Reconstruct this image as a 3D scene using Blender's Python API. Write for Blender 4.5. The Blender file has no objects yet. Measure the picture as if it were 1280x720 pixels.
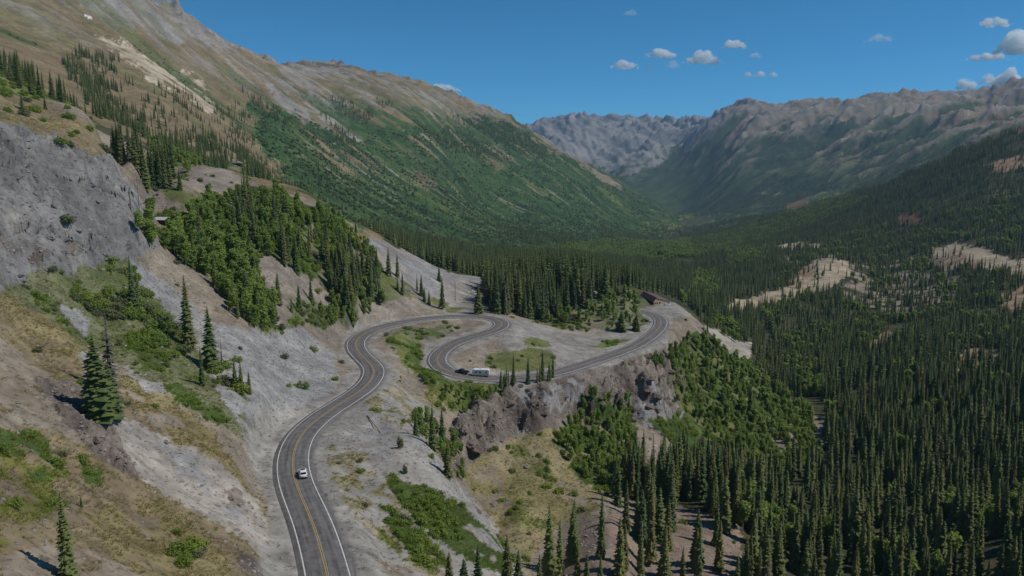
import bpy, bmesh, math, random, time
import numpy as np
from mathutils import Vector, Matrix
T0 = time.time()
rng = np.random.default_rng(11)
random.seed(5)
SC = bpy.context.scene
COL = SC.collection
R = math.radians

# ------------------------------------------------------------------ camera
# The camera is the origin of the survey: X to the right, Y the way it looks, Z up.
FPX = 914.0                       # focal length in pixels of a 1280 wide picture
PITCH = R(9.6)
CP, SP = math.cos(PITCH), math.sin(PITCH)

def ray(px, py):
    """slopes X/Y and Z/Y of the line of sight through a pixel of the survey photograph"""
    u, v = px - 640.0, 360.0 - py
    y = FPX * CP + v * SP
    return u / y, (v * CP - FPX * SP) / y

def pt(px, py, Y):
    s, t = ray(px, py)
    return np.array([s * Y, Y, t * Y])

def project(X, Y, Z):
    d = Y * CP - Z * SP
    v = Z * CP + Y * SP
    return 640 + FPX * X / d, 360 - FPX * v / d

cam_d = bpy.data.cameras.new('camera')
cam_d.sensor_width = 36.0
cam_d.lens = 36.0 * FPX / 1280.0
cam_d.clip_start = 1.0
cam_d.clip_end = 80000.0
cam = bpy.data.objects.new('camera', cam_d)
COL.objects.link(cam)
cam.location = (0, 0, 0)
cam.rotation_euler = (math.pi / 2 - PITCH, 0, 0)
SC.camera = cam

# ------------------------------------------------------------------ noise
_GA = np.random.default_rng(77).permutation(1024) * (2 * np.pi / 1024)
_GX, _GY = np.cos(_GA).astype(np.float32) * 1.5, np.sin(_GA).astype(np.float32) * 1.5
def perlin(x, y, seed=0):
    x0, y0 = np.floor(x), np.floor(y)
    fx, fy = (x - x0).astype(np.float32), (y - y0).astype(np.float32)
    ix = x0.astype(np.int32).view(np.uint32) * np.uint32(374761393); iy = y0.astype(np.int32).view(np.uint32) * np.uint32(668265263)
    sd = np.uint32((seed * 1442695041) & 0xFFFFFFFF)
    KX, KY = np.uint32(374761393), np.uint32(668265263)
    u = fx * fx * fx * (fx * (fx * 6 - 15) + 10)
    v = fy * fy * fy * (fy * (fy * 6 - 15) + 10)
    def g(hx, hy, dx, dy):
        h = hx + hy + sd
        h = (h ^ (h >> np.uint32(13))) * np.uint32(1274126177)
        h = ((h ^ (h >> np.uint32(16))) & np.uint32(1023)).astype(np.int32)
        return _GX[h] * dx + _GY[h] * dy
    a = g(ix, iy, fx, fy); b = g(ix + KX, iy, fx - 1, fy)
    c = g(ix, iy + KY, fx, fy - 1); d = g(ix + KX, iy + KY, fx - 1, fy - 1)
    a += (b - a) * u
    c += (d - c) * u
    return a + (c - a) * v

def fbm(x, y, seed=0, octs=4, gain=0.5, cell=None, wl=1.0):
    """x, y in units of the first wavelength; octaves finer than ~2.5 grid cells are left out where cell (metres) says so"""
    out = np.zeros_like(x); amp = 1.0; k = 1.0
    for o in range(octs):
        n = perlin(x * k, y * k, seed + o * 17)
        if cell is not None:
            n = n * np.clip((wl / k) / (cell * 2.5) - 0.4, 0, 1)
        out += amp * n; amp *= gain; k *= 2.03
    return out

def ridged(x, y, seed=0, octs=4, gain=0.5, cell=None, wl=1.0, sharp=1.0):
    out = np.zeros_like(x); amp = 1.0; k = 1.0
    for o in range(octs):
        n = np.abs(perlin(x * k, y * k, seed + o * 31))
        n = 1 - 2 * (n if sharp == 1.0 else n ** sharp)
        if cell is not None:
            n = n * np.clip((wl / k) / (cell * 2.5) - 0.4, 0, 1)
        out += amp * n; amp *= gain; k *= 2.03
    return out

def sstep(a, b, x):
    t = np.clip((x - a) / (b - a), 0, 1)
    return t * t * (3 - 2 * t)

def inpoly(px, py, poly):
    p = np.asarray(poly, float)
    r = np.zeros(px.shape, bool)
    m = (px >= p[:, 0].min()) & (px <= p[:, 0].max()) & (py >= p[:, 1].min()) & (py <= p[:, 1].max())
    if not m.any():
        return r
    x, y = px[m], py[m]
    c = np.zeros(x.shape, bool)
    j = len(p) - 1
    for i in range(len(p)):
        xi, yi = p[i]; xj, yj = p[j]
        if yi != yj:
            c ^= ((yi > y) != (yj > y)) & (x < (xj - xi) * (y - yi) / (yj - yi) + xi)
        j = i
    r[m] = c
    return r

# ------------------------------------------------------------------ the road's centre line (pixel, height below the camera)
ROAD_TRACE = [(421, 775, -71.0), (409, 715, -71), (402.5, 690, -71), (395, 665, -71.2), (385.5, 640, -71.4), (374, 615, -71.6),
    (366.8, 592, -71.8), (366, 572, -72), (370, 556, -72.3), (379, 540, -72.6), (402, 520, -73.2), (430, 502, -73.8),
    (454, 486, -74.5), (466, 472, -75.2), (467.5, 461, -75.8), (460, 452, -76.2), (450, 442.5, -76.6), (444.5, 433, -77),
    (446, 425, -77.4), (455, 417.5, -77.8), (475, 409.3, -78.2), (505, 402, -78.6), (535, 397.4, -79), (560, 395.2, -79.3),
    (585, 394.6, -79.7), (605, 395.8, -80.1), (620, 398.6, -80.5), (628, 403, -80.9), (627, 408.5, -81.2), (616, 414, -81.6),
    (597, 419.5, -82), (575, 426, -82.5), (557, 435, -83), (547.5, 444, -83.4), (546, 452, -83.7), (553, 460, -84),
    (568, 466.5, -84.4), (590, 470.5, -84.8), (615, 472.5, -85.4), (645, 472.5, -86.2), (675, 469.5, -87), (700, 464.5, -88),
    (725, 457, -89), (762, 445, -91), (793, 433, -92.6), (812, 421, -94), (823, 411, -95.2), (826.5, 403, -96.2),
    (823.5, 396.5, -97), (815, 392, -97.8), (800, 388.5, -99), (775, 385.5, -100.5), (745, 382, -102)]
def _road():
    P = []
    for px, py, z in ROAD_TRACE:
        s, t = ray(px, py)
        Y = z / t
        P.append((s * Y, Y, z))
    P = np.array(P)
    out = []
    n = len(P)
    for i in range(n - 1):                       # Catmull-Rom
        p0, p1, p2, p3 = P[max(i - 1, 0)], P[i], P[i + 1], P[min(i + 2, n - 1)]
        for k in range(12):
            u = k / 12.0
            out.append(0.5 * ((2 * p1) + (-p0 + p2) * u + (2 * p0 - 5 * p1 + 4 * p2 - p3) * u * u + (-p0 + 3 * p1 - 3 * p2 + p3) * u ** 3))
    out.append(P[-1])
    out = np.array(out)
    def resample(a, step):
        d = np.r_[0, np.cumsum(np.linalg.norm(np.diff(a[:, :2], axis=0), axis=1))]
        m = int(d[-1] / step)
        q = np.linspace(0, d[-1], m + 1)
        return np.stack([np.interp(q, d, a[:, k]) for k in range(3)], 1)
    a = resample(out, 1.5)
    for _ in range(22):                          # ease the kinks, as a built road has none
        a[1:-1] = 0.5 * a[1:-1] + 0.25 * (a[:-2] + a[2:])
    for _ in range(500):
        a[1:-1, 2] = 0.5 * a[1:-1, 2] + 0.25 * (a[:-2, 2] + a[2:, 2])
    return resample(a, 1.5)
ROAD = _road()

# ------------------------------------------------------------------ terrain survey: (pixel x, pixel y, distance)
SURVEY = """
-150 720 68; 0 720 76; 100 720 85; 200 720 95; 300 720 108; 350 720 115; 450 690 129; 520 690 134; 560 716 131; 600 690 143; 632 702 146
-150 780 58; 100 800 66; 300 800 86; 500 800 100; 700 800 135; 900 800 150; 1100 800 155; 1300 800 150
-150 600 88; 0 600 100; 50 600 106; 150 600 120; 250 600 138; 310 600 150; 430 600 161; 500 600 165; 560 612 170; 510 620 160
-150 520 103; 0 520 118; 50 520 126; 150 520 144; 250 520 166; 330 520 186; 480 560 184; 500 520 215; 530 550 198; 560 590 184; 600 640 169
-150 440 122; 0 440 142; 100 445 158; 112 440 172; 200 440 192; 280 440 216; 350 440 252; 400 440 280; 420 436 292
-150 370 140; 0 372 163; 20 368 172; 50 370 180; 120 370 202; 200 370 232; 280 370 264; 350 372 292; 440 372 338
-150 300 155; 0 300 185; 80 300 208; 150 300 236; 220 300 292; 300 300 332; 400 300 378
-150 240 175; 0 240 210; 100 240 238; 165 250 264; 178 266 276; 140 216 268; 110 192 262; 50 172 248; 0 162 236; -150 140 208
200 290 300; 200 272 322; 190 262 322; 165 236 345; 200 235 345; 235 236 350; 150 225 335; 250 250 352
0 135 270; 0 112 312; 0 100 332; 60 150 292; 60 128 332; 120 172 305; 120 160 336; 160 183 342; -150 110 255; -150 60 330
-150 60 600; -150 20 900; -150 -60 1300; -150 -150 1550
220 218 420; 280 216 430; 330 234 430; 300 262 372; 350 290 352; 400 262 410; 420 276 432; 470 300 452; 520 325 482; 560 342 503; 602 351 522
420 300 392; 465 332 402; 500 352 405; 520 374 402; 545 382 402; 560 389 396; 560 365 440; 590 366 468; 600 374 445; 450 396 345; 438 410 318; 480 384 372
480 312 620; 560 347 660; 620 352 680
650 396 417; 690 399 428; 715 388 438; 740 412 412; 800 405 432; 735 372 455; 740 359 476; 788 380 448; 790 361 474; 690 374 458; 670 354 510; 745 364 540; 795 370 545; 820 380 522; 850 384 520; 812 384 505; 640 372 480; 610 360 500
675 338 700; 690 345 640; 640 342 720; 740 346 620; 780 352 660; 830 372 640; 870 390 620
740 435 356; 700 442 334; 660 415 367; 650 440 326; 650 452 308; 620 440 330
540 412 350; 500 425 318; 500 441 299; 540 470 269; 470 505 230; 520 482 261; 560 486 265; 600 491 267; 640 481 284; 700 473 295; 760 466 318; 840 426 395; 862 401 455
545 562 213; 520 532 216; 560 582 214; 590 530 255; 600 560 245; 640 520 268; 640 546 257; 640 600 232; 700 620 225; 650 650 205; 650 702 186; 700 560 257; 700 600 238; 600 690 180; 590 650 192
720 500 292; 720 530 279; 780 480 318; 780 520 301; 740 540 277; 760 600 246; 730 640 216; 700 655 211; 820 460 352; 820 500 318
830 650 216; 770 660 196; 720 702 181; 900 680 205; 800 702 191; 850 716 188; 900 640 225; 680 740 168; 780 640 222
860 460 402; 900 500 392; 950 520 402; 850 540 330; 850 600 266; 950 600 290; 1020 560 362; 1000 650 240; 1000 716 206; 900 450 430
1280 716 186; 1280 600 266; 1280 500 392; 1150 600 286; 1150 700 210; 1150 500 432; 1280 430 562; 1150 430 602; 1050 480 502; 950 460 562; 1050 430 652
890 416 592; 930 440 562; 900 440 560; 950 400 762; 950 370 902; 1000 350 1002; 1100 400 802; 1200 400 722; 1280 380 742; 1200 342 982; 1220 318 1062; 1280 330 952
1040 335 1060; 1100 340 1102; 900 340 1202; 800 350 1002; 720 330 1102; 650 328 1002; 560 312 1102; 850 310 1702; 1000 310 1452; 1100 300 1402
1280 280 1202; 1280 230 1452; 1280 164 1752; 1200 192 1852; 1100 229 2102; 1000 259 2502; 900 279 3002; 1200 240 1500; 1100 260 1702; 1000 285 2002; 900 300 2202; 900 287 2602
1430 720 150; 1430 600 215; 1430 500 330; 1430 430 480; 1430 350 750; 1430 250 1100; 1430 150 1500; 1430 120 1650; 1430 150 2800; 1430 75 4500
860 286 3202; 780 300 2402; 735 315 1902; 860 274 4202; 820 266 4600; 800 290 3000
1280 192 2600; 1200 215 2800; 1100 246 3002; 1000 268 3400
1280 108 5000; 1240 124 5100; 1200 128 5300; 1160 124 5500; 1130 127 5700; 1070 133 6000; 1000 136 6400; 975 138 6600; 950 131 6800; 930 129 7000; 905 143 7100; 890 152 7300
1000 200 5000; 1000 230 4302; 920 250 4502; 920 200 5502; 1100 180 4602; 1100 215 3902; 1200 150 4502; 1280 130 4302; 860 250 5502; 860 200 6502; 1280 165 3500; 1200 180 3700
650 161 9000; 680 153 9400; 720 147 9500; 760 152 9500; 800 150 9500; 830 153 9300; 870 147 9000
740 215 7502; 770 240 6502; 820 256 5502; 700 190 8000; 800 200 7500; 850 180 8000
600 142 3602; 640 160 3602; 700 191 3702; 760 223 3802; 820 256 4002
600 250 2402; 700 270 2602; 600 290 1702; 700 300 1902; 760 262 3202; 500 230 1902; 500 270 1402; 420 200 1702; 420 240 1252; 350 230 1002; 350 190 1302; 560 200 2402; 650 220 2900
430 87 3002; 470 97 3100; 510 107 3200; 560 123 3402; 370 87 2800; 330 81 2500; 300 69 2302; 270 54 2150; 230 38 2002; 150 -25 1902; 0 -120 1702
430 130 2402; 300 120 1702; 200 60 1602; 100 30 1302; 100 90 952; 200 120 1002; 200 180 752; 300 200 852; 0 60 802; 0 85 602; 60 110 602; 120 146 552; 160 162 522; 230 200 562; 300 226 602; 0 0 1202; 370 240 700
560 160 2902; 500 140 2602; 500 180 2252
300 112 4000; 430 122 5000; 560 152 6000; 100 60 3500; 640 180 6000; 0 0 4000; 700 180 12500; 900 172 9500; 1000 165 9000; 1280 130 7500; 300 140 9000; 0 60 9000; 1280 170 13000; 900 200 13000; 600 190 13000; 300 180 13000; 0 150 13000
"""
def build_controls():
    C = []
    for line in SURVEY.strip().replace('\n', ';').split(';'):
        line = line.strip()
        if line:
            a, b, c = map(float, line.split())
            s, t = ray(a, b)
            C.append((s, math.log(c), t))
    nrm = np.gradient(ROAD[:, :2], axis=0)
    nrm /= np.linalg.norm(nrm, axis=1)[:, None]
    for i in range(4, len(ROAD), 10):
        for off in (-6.5, 6.5):
            x = ROAD[i, 0] - nrm[i, 1] * off; y = ROAD[i, 1] + nrm[i, 0] * off
            C.append((x / y, math.log(y), ROAD[i, 2] / y))
    return np.array(C)
KS = 3.0
def tps_fit(C, lam=2e-4):
    P = np.c_[C[:, 0] * KS, C[:, 1]]
    d2 = ((P[:, None] - P[None]) ** 2).sum(-1)
    K = 0.5 * d2 * np.log(d2 + 1e-12)
    n = len(P)
    A = np.zeros((n + 3, n + 3))
    A[:n, :n] = K + lam * np.eye(n)
    A[:n, n] = 1; A[:n, n + 1:] = P; A[n, :n] = 1; A[n + 1:, :n] = P.T
    w = np.linalg.solve(A, np.r_[C[:, 2], 0, 0, 0])
    return P, w
def tps_eval(P, w, s, L):
    q = np.c_[s * KS, L]
    out = np.empty(len(q))
    n = len(P)
    for i in range(0, len(q), 20000):
        d2 = ((q[i:i + 20000, None] - P[None]) ** 2).sum(-1)
        out[i:i + 20000] = (0.5 * d2 * np.log(d2 + 1e-12)) @ w[:n] + w[n] + q[i:i + 20000] @ w[n + 1:]
    return out

# grid: fine inside the view, coarse beyond its sides
QUAL = 1.0
s_in = np.arange(-0.80, 0.80, 0.0019 / QUAL)
ext = 0.80 + np.cumsum(np.linspace(0.004, 0.03, 44))
SX = np.r_[-ext[::-1], s_in, ext]
LL = np.r_[np.arange(math.log(46), math.log(620), 0.0040 / QUAL), np.arange(math.log(620), math.log(2400), 0.0050 / QUAL), np.arange(math.log(2400), math.log(13500), 0.0036 / QUAL)]
NS, NL = len(SX), len(LL)

Pc, Wc = tps_fit(build_controls())
cs = np.linspace(SX[0], SX[-1], 330); cl = np.linspace(LL[0], LL[-1], 300)
cg = tps_eval(Pc, Wc, *[a.ravel() for a in np.meshgrid(cs, cl)]).reshape(len(cl), len(cs))
def cubic_up(g, old, new):                       # along axis 1
    h = old[1] - old[0]
    f = (new - old[0]) / h
    i = np.clip(np.floor(f).astype(int), 1, len(old) - 3); u = f - i
    a, b, c, d = g[:, i - 1], g[:, i], g[:, i + 1], g[:, i + 2]
    return 0.5 * (2 * b + (c - a) * u + (2 * a - 5 * b + 4 * c - d) * u ** 2 + (3 * b - a - 3 * c + d) * u ** 3)
TG = cubic_up(cubic_up(cg, cs, SX).T, cl, LL).T    # (NL, NS)
YG = np.exp(LL)[:, None] * np.ones((1, NS))
XG = SX[None] * YG
TG = np.where(np.abs(SX)[None] > 1.0, np.clip(TG, -0.9, 0.35), TG)
ZG = np.clip(TG * YG, -420, 800)
XG = XG.astype(np.float32); CELL = np.maximum(YG * np.interp(YG, [600, 2500], [.0045, .0026]), 0.3).astype(np.float32)

# which pixel of the survey each bit of ground was charted at
PX, PY = project(XG, YG, ZG)

# --- distance to the road
RD = np.full(XG.shape, 999.0, np.float32); RZ = np.zeros(XG.shape, np.float32); RSIDE = np.zeros(XG.shape, np.float32)
m = (YG > 85) & (YG < 540) & (XG > -110) & (XG < 150)
q = np.stack([XG[m], YG[m]], 1).astype(np.float32)
rp = ROAD[::2].astype(np.float32)
bi = np.empty(len(q), int)
for i in range(0, len(q), 40000):
    d2 = (q[i:i + 40000, 0:1] - rp[None, :, 0]) ** 2 + (q[i:i + 40000, 1:2] - rp[None, :, 1]) ** 2
    bi[i:i + 40000] = d2.argmin(1)
best = np.full(len(q), 1e9); bz = np.zeros(len(q)); bs = np.zeros(len(q))
for k in (-1, 0):
    a = np.clip(bi + k, 0, len(rp) - 2)
    A, B = rp[a], rp[a + 1]
    AB = B[:, :2] - A[:, :2]
    u = np.clip(((q - A[:, :2]) * AB).sum(1) / ((AB ** 2).sum(1) + 1e-9), 0, 1)
    C = A + (B - A) * u[:, None]
    dd = np.hypot(q[:, 0] - C[:, 0], q[:, 1] - C[:, 1])
    sd = np.sign(AB[:, 0] * (q[:, 1] - A[:, 1]) - AB[:, 1] * (q[:, 0] - A[:, 0]))
    t = dd < best
    best[t] = dd[t]; bz[t] = C[t, 2]; bs[t] = sd[t]
RD[m] = best; RZ[m] = bz; RSIDE[m] = bs            # side +1 = left of travel

# --- rock and relief
def window(polys, pad, ymin, ymax):
    """the rows and columns of the sheet that the outlines can touch"""
    p = np.concatenate([np.asarray(q, float) for q in polys])
    r0, r1 = np.searchsorted(LL, [math.log(max(ymin, 1)), math.log(ymax)])
    if r1 <= r0:
        return None
    m = (PX[r0:r1] > p[:, 0].min() - pad) & (PX[r0:r1] < p[:, 0].max() + pad) & (PY[r0:r1] > p[:, 1].min() - pad) & (PY[r0:r1] < p[:, 1].max() + pad)
    rr, cc = np.nonzero(m.any(1))[0], np.nonzero(m.any(0))[0]
    if not len(rr):
        return None
    return slice(r0 + rr[0], r0 + rr[-1] + 1), slice(cc[0], cc[-1] + 1)
def region_in(win, polys, jit):
    x, y = PX[win] + JX[win] * jit, PY[win] + JY[win] * jit
    r = np.zeros(x.shape, bool)
    for p in polys:
        r |= inpoly(x, y, p)
    return r
def region(polys, jit=4.0, ymin=0, ymax=1e9):
    """1 inside any of the charted outlines, with ragged edges"""
    out = np.zeros(XG.shape, np.float32)
    win = window(polys, jit * 4, ymin, ymax)
    if win is not None:
        out[win] = region_in(win, polys, jit)
    return out
JX = fbm(PX / 26, PY / 18, 5, 4, 0.62) * 1.3 + rng.normal(0, 0.25, PX.shape)
JY = fbm(PX / 26 + 40, PY / 18 + 11, 8, 4, 0.62) * 0.9 + rng.normal(0, 0.25, PX.shape)

def blur(a, n):
    for _ in range(n):
        a = a.copy()
        a[1:-1] = (a[:-2] + 2 * a[1:-1] + a[2:]) * 0.25
        a[:, 1:-1] = (a[:, :-2] + 2 * a[:, 1:-1] + a[:, 2:]) * 0.25
    return a

POLY = dict(
    cliff=[[(-300, 130), (0, 158), (50, 168), (140, 205), (185, 268), (200, 310), (170, 325), (120, 335), (85, 345), (50, 335), (20, 365), (-300, 410)]],
    canyon=[[(560, 545), (585, 520), (625, 492), (660, 476), (720, 462), (800, 445), (850, 450), (862, 482), (845, 515), (800, 520), (730, 528), (690, 520), (640, 548), (590, 572)]],
    rib=[[(40, 470), (100, 482), (140, 530), (170, 585), (175, 605), (130, 580), (80, 530)]],
)
cliff = blur(region(POLY['cliff'], 3, 0, 300), 3)
canyon = blur(region(POLY['canyon'], 4, 225, 420), 3)
rib = blur(region(POLY['rib'], 3, 0, 175), 3)
far = sstep(600, 1500, YG)
keep = sstep(5.5, 20, RD)                       # the road bed stays graded
dz = np.zeros_like(ZG)
# mountains: ridges and gullies
left_side = sstep(-100, -500, XG - 0.16 * YG)
al = 0.9 * XG - 0.42 * YG; ac = 0.42 * XG + 0.9 * YG
al2 = -0.9 * XG - 0.42 * YG; ac2 = -0.42 * XG + 0.9 * YG
mtn = sstep(1100, 2600, YG)
FARM = YG > 2500
big = ridged(XG / 900, YG / 900, 3, 6, 0.58, CELL, 900, .75); big -= big[FARM].mean()
gul_l = ridged(ac / 230, al / 900, 21, 5, 0.55, CELL, 230, .75); gul_l -= gul_l[FARM].mean()
gul_r = ridged(ac2 / 330, al2 / 1200, 27, 5, 0.56, CELL, 330, .7); gul_r -= gul_r[FARM].mean()
hi = sstep(-150, 250, ZG)
dz += mtn * big * (9 + 14 * sstep(2000, 6000, YG) + 14 * hi * sstep(2500, 6000, YG)) * (0.35 + 0.65 * hi)
dz += sstep(700, 1500, YG) * left_side * gul_l * (3.5 + 9 * sstep(-60, 200, ZG))
dz += sstep(2600, 4000, YG) * (1 - left_side) * gul_r * (26 + 40 * hi * sstep(620, 380, ZG))
fine = ridged(XG / 160, YG / 160, 61, 5, 0.62, CELL, 160); fine -= fine[FARM].mean()
dz += sstep(1500, 5000, YG) * hi * fine * 7 + sstep(6000, 8500, YG) * (ridged((XG + .25 * YG) / 330, YG / 1500, 67, 6, .55, CELL, 330, .7) - .75) * 52
# near relief
dz += keep * (1 - far) * (fbm(XG / 38, YG / 38, 41, 5, 0.5, CELL, 38) * 1.3)
dz += keep * far * fbm(XG / 90, YG / 90, 43, 4, 0.5, CELL, 90) * 4.0
gn = ridged((0.42 * XG + 0.9 * YG) / 9.0, (0.9 * XG - 0.42 * YG) / 34.0, 47, 4, 0.5, CELL, 9)
nl = keep * sstep(0, -40, XG - 0.0) * sstep(420, 300, YG)
dz += nl * (gn - 0.3) * 0.55
# rock faces: blocks, ledges and cracks
def blocky(sc, seed):
    a = ridged(XG / sc, YG / sc, seed, 5, 0.55, CELL, sc)
    b = perlin((XG * 0.8 + ZG * 1.3) / (sc * 0.42), (YG * 0.9 - ZG * 0.7) / (sc * 0.42), seed + 5)
    st = np.round(b * 3.0) / 3.0
    return a * 0.7 + st * 0.9
dz += cliff * keep * (blocky(17, 71) * 2.4 + blocky(6, 73) * 0.9)
lay = ZG + 0.25 * XG + fbm(XG / 25, YG / 25, 77, 3) * 3
step = (np.abs(((lay / 3.4) % 1.0) - 0.5) * 2)
dz += canyon * sstep(7, 16, RD) * (blocky(17, 79) * 3.6 + blocky(6, 83) * 1.5 + (sstep(0.2, 0.8, step) - 0.5) * 2.6 + (ridged((XG + .2 * YG) / 6.5, YG / 45, 89, 4, .6, CELL, 6.5, .8) - .5) * 1.5)
dz += rib * keep * (blocky(7, 87) * 1.2)
# long cracks and ledges of the grey rock face
ck = perlin((XG * .9 + ZG * .5) / 15, (YG * .5 + ZG * 1.2) / 22, 411) + .35 * perlin(XG / 5, (YG + ZG) / 7, 413)
dz -= cliff * keep * 2.6 * sstep(.09, .0, np.abs(ck)) * sstep(-.2, .2, perlin(XG / 30, ZG / 26, 415))
# the crests are broken rock
TN = (ZG + dz) / YG
def crest(px0, px1, y0, y1, hgt, wl, seed, width=.016):
    r0, r1 = np.searchsorted(LL, [math.log(y0), math.log(y1)])
    k = TN[r0:r1].argmax(0); Lc = LL[r0 + k]
    sx0, sx1 = (px0 - 640) / 920, (px1 - 640) / 920
    wgt = sstep(sx0 - .01, sx0 + .01, SX) * sstep(sx1 + .01, sx1 - .01, SX)
    Xc = SX * np.exp(Lc)
    n = ridged(Xc / wl, Xc * 0 + seed, seed, 5, .62)
    return np.exp(-((LL[:, None] - Lc[None]) / width) ** 2) * ((np.maximum(n, -.4) - .35) * hgt * wgt)[None]
dz += crest(180, 640, 1500, 4300, 6, 120, 421) + crest(885, 1400, 4300, 8000, 5, 420, 423) + crest(600, 900, 7800, 10500, 20, 520, 425, .025)
def crag(px, hgt, rad, y0, y1):
    r0, r1 = np.searchsorted(LL, [math.log(y0), math.log(y1)])
    s = (px - 640) / 938.0; i = int(np.argmin(np.abs(SX - s))); j = r0 + TN[r0:r1, i].argmax()
    g = np.exp(-((XG - XG[j, i]) / rad) ** 2 - ((YG - YG[j, i]) / (rad * 2)) ** 2)
    return g * hgt * (.8 + .4 * fine)
for a_ in ((222, 15, 22), (232, 34, 13), (238, 14, 9), (250, 9, 18), (262, 6, 26), (300, 4, 30), (330, 7, 22), (372, 5, 26), (421, 19, 17), (430, 9, 22), (446, 6, 26), (512, 6, 26), (545, 5, 30)):
    dz += crag(a_[0], a_[1], a_[2], 1500, 4200)
TN = (ZG + dz) / YG
ZN = ZG + dz
# grade to the road
w = sstep(13.0, 6.2, RD)
ZN = ZN * (1 - w) + RZ * w
bed = sstep(5.6, 4.2, RD)
ZN -= 0.35 * bed
ZG = ZN
# the slope of the finished ground
VV = np.stack([XG, YG, ZG], -1)
du = np.gradient(VV, axis=1); dv = np.gradient(VV, axis=0)
NRM = np.cross(du, dv); NRM /= np.linalg.norm(NRM, axis=-1, keepdims=True) + 1e-12
AREA = np.abs(du[..., 0] * dv[..., 1] - du[..., 1] * dv[..., 0])
STEEP = 1 - NRM[..., 2]
TF = ZG / YG
RUNMAX = np.maximum.accumulate(TF, axis=0)       # the highest ground line in front, per bearing
SUNL = LL
def gidx(s, L):
    return np.interp(s, SX, np.arange(NS)), np.interp(L, LL, np.arange(NL))
def sample(F, s, L):
    i, j = gidx(s, L)
    i0 = np.clip(np.floor(i).astype(int), 0, NS - 2); j0 = np.clip(np.floor(j).astype(int), 0, NL - 2)
    u, v = i - i0, j - j0
    return (F[j0, i0] * (1 - u) * (1 - v) + F[j0, i0 + 1] * u * (1 - v) + F[j0 + 1, i0] * (1 - u) * v + F[j0 + 1, i0 + 1] * u * v)
def ground_z(x, y):
    return float(sample(ZG, np.array([x / y]), np.array([math.log(y)]))[0])
def spot(px, py, ymin=50.0):
    """the first ground met along the line of sight through a survey pixel"""
    s, t = ray(px, py)
    i = np.interp(s, SX, np.arange(NS)); i0 = min(int(i), NS - 2); u = i - i0
    c = TF[:, i0] * (1 - u) + TF[:, i0 + 1] * u
    j0 = int(np.searchsorted(LL, math.log(ymin)))
    k = np.nonzero(c[j0:] >= t)[0]
    j = j0 + (int(k[0]) if len(k) else len(c) - 1 - j0)
    if j > j0:
        f = (t - c[j - 1]) / (c[j] - c[j - 1] + 1e-12); L = LL[j - 1] + (LL[j] - LL[j - 1]) * f
    else:
        L = LL[j]
    y = math.exp(L)
    return Vector((s * y, y, ground_z(s * y, y)))
print('terrain', round(time.time() - T0, 1), XG.shape)
# ------------------------------------------------------------------ ground cover colours
CLS = dict(
    gravel=((.275, .255, .228), (.33, .305, .27)), lot=((.27, .25, .225), (.32, .295, .26)), scree=((.245, .238, .235), (.315, .30, .285)),
    joint=((.09, .085, .082), (.13, .12, .115)), cliffgrey=((.175, .167, .162), (.265, .25, .238)), brownrock=((.115, .092, .078), (.235, .195, .165)), pinkrock=((.215, .178, .148), (.285, .24, .197)),
    dry=((.20, .155, .105), (.25, .195, .11)), ochre=((.205, .165, .08), (.265, .215, .11)), dirt=((.23, .185, .14), (.30, .25, .195)),
    palescree=((.28, .255, .23), (.37, .325, .275)), yellowgreen=((.155, .15, .045), (.21, .19, .06)), grass=((.105, .13, .04), (.185, .195, .07)),
    olive=((.115, .135, .045), (.175, .175, .07)), lush=((.05, .085, .022), (.095, .135, .035)), mixgreen=((.10, .125, .045), (.22, .20, .13)),
    bowl=((.215, .185, .085), (.30, .245, .145)), spur=((.20, .15, .115), (.27, .205, .16)), floor=((.042, .05, .026), (.085, .08, .042)),
    tail=((.34, .27, .185), (.44, .36, .26)), orange=((.28, .175, .11), (.38, .27, .185)), red=((.19, .085, .06), (.25, .13, .09)), taillight=((.33, .30, .26), (.42, .38, .32)),
    alpine=((.18, .135, .08), (.25, .19, .115)), alpgrey=((.24, .22, .20), (.32, .29, .26)), pale=((.38, .31, .22), (.52, .44, .33)),
    shrub=((.035, .075, .026), (.065, .11, .036)), shrubdark=((.025, .055, .022), (.045, .08, .03)), fartan=((.18, .145, .105), (.285, .235, .175)),
    forest=((.022, .04, .022), (.042, .066, .03)), fargreen=((.035, .065, .028), (.075, .10, .04)), farrock=((.155, .148, .15), (.31, .29, .28)), meadow=((.10, .135, .04), (.17, .185, .06)), snow=((.7, .7, .7), (.8, .8, .8)))
fm = (fbm(XG / 30, YG / 30, 101, 6, 0.6, CELL, 30) + 0.6 * fbm(XG / 220, YG / 220, 103, 5, 0.55, CELL, 220) * far)
fm = np.clip(0.5 + 0.75 * fm, 0, 1)[..., None]
fine_n = fbm(XG / 2.2, YG / 2.2, 107, 3, 0.6, CELL, 2.2)
COLR = np.zeros(XG.shape + (3,), np.float32)
CNAMES = list(CLS); CID = np.zeros(XG.shape, np.uint8)
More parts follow.
